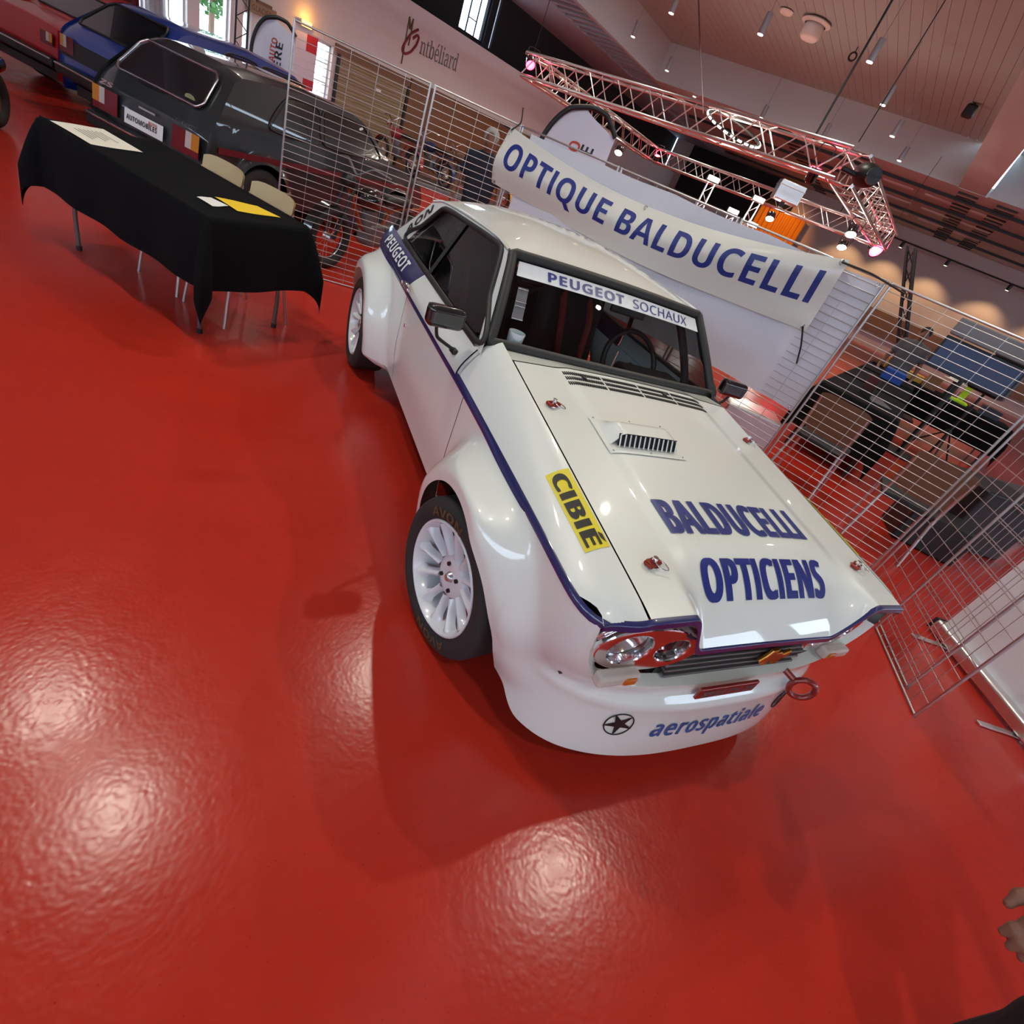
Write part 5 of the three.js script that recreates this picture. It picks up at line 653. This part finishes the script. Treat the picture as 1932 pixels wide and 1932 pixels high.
function person(label, pos, yaw, o) {                      // local: facing +z, +x to the left hand
  const { h = 1.7, top = M.navy, legs = M.black, skin = M.skin, hair = M.hair, lean = 0, hands = true, armOut = 0.06, print } = o, k = h / 1.75, t = thing('person', label, 'person', pos, yaw);
  const v = (x, y, z) => V3(x * k, y * k, (z + lean * Math.max(0, y - 0.95)) * k), B = [], Sh = [], Lg = [];
  const neck = v(0, 1.46, 0), head = v(0, 1.62, 0.02);
  B.push([neck, v(0, 1.54, 0.01), 0.055 * k, 0.05 * k], [v(0, 1.58, 0.015), v(0, 1.665, 0.005), 0.075 * k, 0.088 * k], [v(0, 1.56, 0.06), v(0, 1.6, 0.07), 0.04 * k, 0.05 * k], [v(0, 1.605, 0.1), v(0, 1.635, 0.092), 0.014 * k, 0.008 * k]);
  for (const s of [1, -1]) { B.push([v(0.082 * s, 1.60, 0.0), v(0.086 * s, 1.63, -0.005), 0.014 * k, 0.017 * k]);
    const sh_ = v(0.19 * s, 1.40, 0), rch = s < 0 && o.reach, el = rch ? o.reach.el.clone() : v((0.22 + armOut) * s, 1.12, 0.0), wr = rch ? o.reach.wr.clone() : v((0.23 + armOut * 1.3) * s, 0.88, 0.07);
    B.push([sh_, el, 0.048 * k, 0.04 * k], [el, wr, 0.042 * k, 0.028 * k]); Sh.push([sh_, sh_.clone().lerp(el, 0.62), 0.066 * k, 0.062 * k]);
    Sh.push([v(0.07 * s, 1.40, 0), v(0.17 * s, 1.39, 0), 0.085 * k, 0.07 * k], [v(0.09 * s, 1.30, 0.02), v(0.085 * s, 1.0, 0.01), 0.115 * k, 0.11 * k]);
    const hip = v(0.09 * s, 0.92, 0), kn = v(0.1 * s, 0.5, 0.02), an = v(0.1 * s, 0.09, 0); Lg.push([hip, kn, 0.10 * k, 0.07 * k], [kn, an, 0.072 * k, 0.055 * k]); B.push([an, v(0.1 * s, 0.06, 0.02), 0.04 * k, 0.04 * k]);
    const fd = s < 0 && o.reach ? o.reach.dir.clone().normalize() : v(0, 0.86, 0.085).sub(v(0, 1.0, 0)).normalize(), th = s < 0 && o.reach ? o.reach.side.clone() : V3(0, 0.52, 0.85); th.addScaledVector(fd, -th.dot(fd)).normalize();
    const pm = s < 0 && o.reach ? new THREE.Vector3().crossVectors(fd, th) : V3(-s, 0, 0);
    if (hands) part('hand', sdf(bones([[wr.clone().addScaledVector(fd, -0.05), wr, 0.027 * k, 0.025 * k], ...handBones(wr, fd, th, pm, k, s < 0 && o.reach ? 0.7 : 0.5)], 0.012), wr.clone().addScaledVector(fd, 0.075 * k), 0.16 * k, s < 0 && o.reach ? 90 : 56), skin, t);
    part('shoe', (() => { const g = new THREE.SphereGeometry(0.055, 16, 12).scale(0.85, 0.75, 2.1); return g.translate(0.1 * s * k, 0.042 * k, 0.05 * k); })(), M.black, t); }
  Sh.push([v(0, 1.42, 0), v(0, 1.0, 0.01), 0.10 * k, 0.115 * k]); Lg.push([v(0, 0.96, 0), v(0, 0.9, 0), 0.13 * k, 0.13 * k]); B.push([neck, v(0, 0.95, 0.01), 0.07 * k, 0.08 * k]); for (const s of [1, -1]) B.push([v(0, 1.40, 0), v(0.19 * s, 1.40, 0), 0.055 * k, 0.05 * k], [v(0, 0.95, 0), v(0.09 * s, 0.9, 0), 0.07 * k, 0.07 * k], [v(0.09 * s, 0.9, 0), v(0.1 * s, 0.5, 0.02), 0.065 * k, 0.045 * k], [v(0.1 * s, 0.5, 0.02), v(0.1 * s, 0.09, 0), 0.045 * k, 0.036 * k]);
  const c = v(0, 0.88, 0); part('body', sdf(bones(B, 0.03 * k), v(0, 0.9, 0), 0.95 * k, 96), skin, t);
  part('shirt', sdf((x, y, z) => Math.max(bones(Sh, 0.06 * k)(x, y, z), 0.93 * k - y), v(0, 1.2, 0), 0.42 * k, 60), top, t); part('trousers', sdf((x, y, z) => Math.max(bones(Lg, 0.05 * k)(x, y, z), 0.06 * k - y), v(0, 0.52, 0), 0.58 * k, 64), legs, t);
  part('hair', sdf((x, y, z) => Math.max(cap(x, y, z, v(0, 1.60, -0.01), v(0, 1.672, 0.0), 0.083 * k, 0.097 * k), -cap(x, y, z, v(0, 1.56, 0.1), v(0, 1.64, 0.12), 0.075 * k, 0.075 * k)), v(0, 1.64, 0), 0.16 * k, 40), hair, t);
  for (const s of [1, -1]) part('eye', new THREE.SphereGeometry(0.011 * k, 10, 8).translate(v(0.03 * s, 1.622, 0.09).x, v(0, 1.622, 0).y, v(0, 1.622, 0.088).z), M.black, t);
  part('mouth', box(0.045 * k, 0.008 * k, 0.01 * k, 0, v(0, 1.568, 0).y, v(0, 1.568, 0.102).z, 0.003), std(0.22, 0.07, 0.05, 0.5), t);
  if (print) part('shirt_print', [textGeo('MONTBELIARD', FB, (u, w2) => v(lerp(-0.11, 0.11, u), lerp(1.27, 1.305, w2), 0.15), 60), textGeo('RETRO AUTO', FB, (u, w2) => v(lerp(-0.09, 0.09, u), lerp(1.2, 1.245, w2), 0.155), 60)], M.greyText, t);
  return t;
}
person('man in dark navy T-shirt standing behind the mesh near the mopeds', W(-2.0, 0, -7.25), HEAD + 0.1, { h: 1.6, hair: std(0.35, 0.33, 0.30, 0.9), print: false, lean: 0.1 });
{ const p = atD(1738, 640, 11.3); person('person in grey top standing at the stall behind the black tables', V3(p.x, 0, p.z), HEAD - 0.4, { h: 1.58, top: std(0.10, 0.10, 0.11, 0.8), hair: std(0.02, 0.015, 0.012, 0.8) }); }
person('person in black trousers with one hand hanging beside the viewer', W(1.60, 0, -0.635), HEAD, { h: 1.74, top: std(0.03, 0.03, 0.035, 0.9), legs: std(0.008, 0.008, 0.009, 0.9), reach: { el: V3(-0.24, 1.06, -0.12), wr: V3(-0.255, 0.785, -0.085), dir: V3(-0.15, -0.11, 0.13), side: V3(-0.6, 0.3, -0.8) } });
// ---------------------------------------------------------------- stalls beyond the right-hand mesh
function draped(label, c, yaw, L, Wd, h = 0.74, drop = 0.5) {
  const t = thing('draped_stall_table', label, 'table', c, yaw); const D = drop, r0 = L / 2, r1 = Wd / 2;
  part('tabletop', box(L, 0.03, Wd, 0, h - 0.018, 0, 0.008), M.greyMetal, t); for (const x of [-1, 1]) for (const z of [-1, 1]) part('leg', bar(V3(x * (r0 - 0.12), h - 0.02, z * (r1 - 0.08)), V3(x * (r0 - 0.08), 0, z * (r1 - 0.06)), 0.014), M.black, t);
  part('cloth', grid(60, 50, (u, v) => { const a = lerp(-r0 - D, r0 + D, u), b = lerp(-r1 - D, r1 + D, v), dx = Math.max(0, Math.abs(a) - r0), dy = Math.max(0, Math.abs(b) - r1), ca = clamp(a, -r0, r0), cb = clamp(b, -r1, r1), r = Math.hypot(dx, dy); if (!r) return V3(ca, h + 0.003, cb); const nx = dx / r * Math.sign(a), ny = dy / r * Math.sign(b), out = 0.012 + 0.03 * (1 - Math.exp(-r * 14)) + 2 * Math.abs(nx * ny) * 0.08 * Math.min(1, r / 0.3) + 0.012 * Math.sin((ca + cb) * 14) * r; return V3(ca + nx * out, Math.max(0.02, h + 0.003 - Math.max(0, r - 0.012)), cb + ny * out); }), M.cloth, t); return t;
}
{
  const dir = W(0.454, 0, -0.891).normalize(), n1 = W(3.15, 0, -5.64), yaw = Math.atan2(-dir.z, dir.x), lft = W(-0.891, 0, -0.454).normalize();
  ['black-draped stall table with a silver edge, first behind the mesh', 'black-draped stall table second from the mesh', 'black-draped stall table third from the mesh, before the standing person'].forEach((l, i) => draped(l, n1.clone().addScaledVector(dir, 0.85 + i * 1.97).addScaledVector(lft, 0.42), yaw, 1.68, 0.8));
  const at = (d, s, y = 0.745) => n1.clone().addScaledVector(dir, d).addScaledVector(lft, s).add(V3(0, y, 0));
  const lap = thing('open_laptop', 'open laptop with a glowing blue screen on the black stall table', 'laptop', at(0.55, 0.3), yaw + 0.4); part('keyboard', box(0.34, 0.018, 0.24, 0, 0.01, 0, 0.005), M.greyMetal, lap); part('screen', box(0.34, 0.22, 0.012, 0, 0.13, -0.14, 0.004).rotateX(-0.1), M.black, lap); part('lit_display', box(0.31, 0.19, 0.004, 0, 0.13, -0.132).rotateX(-0.1), glow(0.15, 0.32, 0.6, 0.5, 0.02), lap);
  solo('blue_carton', box(0.42, 0.16, 0.3, at(3.6, 0.35).x, 0.83, at(3.6, 0.35).z, 0.006, yaw), std(0.01, 0.08, 0.42, 0.5), 'blue carton on the far black stall table', 'box');
  const sp = at(3.9, -0.75, 0), sk = thing('loudspeaker_on_stand', 'black loudspeaker on a stand behind the stall tables', 'loudspeaker', V3(sp.x, 0, sp.z), yaw + 1.2); part('cabinet', box(0.42, 0.62, 0.36, 0, 1.42, 0, 0.03), M.black, sk); part('pole', bar(V3(0, 0.02, 0), V3(0, 1.12, 0), 0.02), M.black, sk); for (let k = 0; k < 3; k++) part('leg', bar(V3(0, 0.5, 0), V3(0.4 * Math.cos(k * 2.09), 0.01, 0.4 * Math.sin(k * 2.09)), 0.014), M.black, sk); part('grille', box(0.36, 0.54, 0.01, 0, 1.42, 0.183, 0.004), M.greyMetal, sk);
  // brown-backed chairs
  const chair = (label, p, ry) => { const c = thing('brown_visitor_chair', label, 'chair', p, ry, 'brown chairs behind the right mesh'); part('backrest', grid(10, 8, (u, v) => { const a = u * 2 - 1; return V3(a * 0.22, 0.52 + 0.34 * v - 0.03 * Math.abs(a) ** 6 * (v > 0.5 ? 1 : -1), -0.04 * (1 - a * a) - 0.06 * v); }), M.brown, c); part('seat', box(0.44, 0.05, 0.42, 0, 0.44, 0.2, 0.02), M.black, c); for (const s of [-1, 1]) { part('leg', bar(V3(0.2 * s, 0.43, 0.38), V3(0.22 * s, 0, 0.42), 0.012), M.steel, c); part('leg', tube([V3(0.2 * s, 0.8, -0.05), V3(0.2 * s, 0.45, 0.0), V3(0.23 * s, 0, -0.06)], 0.012, 20, 8), M.steel, c); } return c; };
  chair('brown-backed chair at the end of the black stall tables', W(2.2, 0, -4.72), HEAD + 2.6); chair('brown-backed chair close to the mesh corner', W(2.80, 0, -4.12), HEAD + 2.75);
  // second stall with colourful wares, further right
  const w0 = W(6.1, 0, -10.6), ya = HEAD - 0.42; draped('black-draped stall table spread with hats and yellow boxes', w0, ya, 2.4, 0.8);
  const put = (x, z) => w0.clone().add(V3(x * Math.cos(ya) + z * Math.sin(ya), 0.748, -x * Math.sin(ya) + z * Math.cos(ya)));
  [[-0.85, 0.1, 0.3, 0.2, [0.6, 0.3, 0.03], 'amber box at the left end of the wares stall'], [-0.5, -0.05, 0.34, 0.12, [0.7, 0.45, 0.05], 'flat yellow box on the wares stall'], [-0.2, 0.18, 0.22, 0.22, [0.25, 0.12, 0.05], 'brown box between the yellow box and the white hat'], [0.8, 0.1, 0.3, 0.15, [0.03, 0.03, 0.05], 'low black box beside the bright vest']].forEach(([x, z, s, hh, c, l]) => { const p = put(x, z); solo('display_box', box(s, hh, s * 0.8, p.x, p.y + hh / 2, p.z, 0.006, ya), std(...c, 0.5), l, 'box'); });
  { const p = put(0.1, -0.1), c = thing('white_hat', 'pinkish white brimmed hat on a dark stand on the wares stall', 'hat', p); part('crown', lathe([[0.0001, 0.42], [0.08, 0.41], [0.11, 0.34], [0.12, 0.28]], 24), M.paper, c); part('brim', lathe([[0.115, 0.285], [0.2, 0.27], [0.205, 0.275]], 24), M.paper, c); part('stand', cyl(0.03, 0.3, 0, 0.15, 0, 'y', 12), M.black, c); }
  { const p = put(0.3, 0.15), c = thing('hi_vis_vest', 'folded bright yellow-green vest on the wares stall', 'vest', p, ya); part('folded_cloth', box(0.3, 0.05, 0.24, 0, 0.025, 0, 0.02), std(0.5, 0.75, 0.02, 0.8), c); part('front_panel', box(0.1, 0.26, 0.03, 0.02, 0.17, -0.08, 0.01), std(0.5, 0.75, 0.02, 0.8), c); }
  { const p = atD(1872, 655, 9.4), c = thing('display_monitor', 'wide monitor with a grey top case on a stand beyond the stalls', 'monitor', V3(p.x, 0, p.z), HEAD - 0.5); part('case', box(1.0, 0.22, 0.2, 0, 1.72, 0, 0.02), std(0.20, 0.20, 0.21, 0.5), c); part('screen', box(1.0, 0.42, 0.05, 0, 1.38, 0, 0.01), M.black, c); part('lit_picture', box(0.94, 0.36, 0.004, 0, 1.38, 0.028), glow(0.03, 0.06, 0.16, 0.6, 0.02), c); part('post', bar(V3(0, 0, 0), V3(0, 1.2, 0), 0.03), M.black, c); part('foot', cyl(0.28, 0.03, 0, 0.015, 0, 'y', 24), M.black, c); }
  { // leaning black lattice tower
    const a = atD(1790, 645, 13.5), b = atD(1712, 464, 13.5), foot = V3(a.x, 0, a.z), t = thing('black_lattice_tower', 'black lattice lighting tower leaning beyond the stalls', 'mast', foot); const top = b.clone().sub(foot), sd = V3(0.14, 0, 0.08), L3 = [V3(0, 0, 0), sd.clone(), V3(0.16, 0, -0.14)];
    for (const o of L3) part('chord', bar(o, o.clone().add(top), 0.03), M.black, t); for (let k = 0; k < 9; k++) for (let j = 0; j < 3; j++) part('brace', bar(L3[j].clone().addScaledVector(top, k / 9), L3[(j + 1) % 3].clone().addScaledVector(top, (k + 1) / 9), 0.011, 6), M.black, t); part('base_plate', box(0.7, 0.03, 0.7, 0.08, 0.015, 0), M.black, t); }
  // clutter behind the free mesh
  const cl = (name, l, cat, x, z, w, h, d, mat, ry) => solo(name, box(w, h, d, 0, 0, 0, 0.02, HEAD + ry).translate(W(x, 0, z).x, h / 2, W(x, 0, z).z), mat, l, cat);
  cl('flight_case', 'large black flight case behind the roll-up stand', 'case', 4.15, -5.35, 0.8, 0.62, 0.55, M.black, 0.3); cl('flight_case', 'low black flight case by the mesh corner, on the red floor', 'case', 3.5, -4.75, 0.55, 0.32, 0.45, M.black, -0.2); cl('equipment_trunk', 'long dark grey trunk behind the flight cases', 'case', 5.1, -6.3, 1.1, 0.5, 0.5, M.greyMetal, 0.5);
  chair('brown-backed chair among the black flight cases', W(4.3, 0, -4.35), HEAD + 1.2);
  cl('orange_block', 'small orange foam block on the floor by the flight case', 'block', 3.8, -4.0, 0.2, 0.1, 0.14, mOrange, 0.4);
  const ss = thing('steel_barrier_post', 'polished steel base with a red light behind the far door mirror', 'post', W(1.55, 0, -4.75), HEAD); part('plinth', box(0.5, 0.5, 0.35, 0, 0.25, 0, 0.02), M.steel, ss);
}
renderer.render(scene, camera);
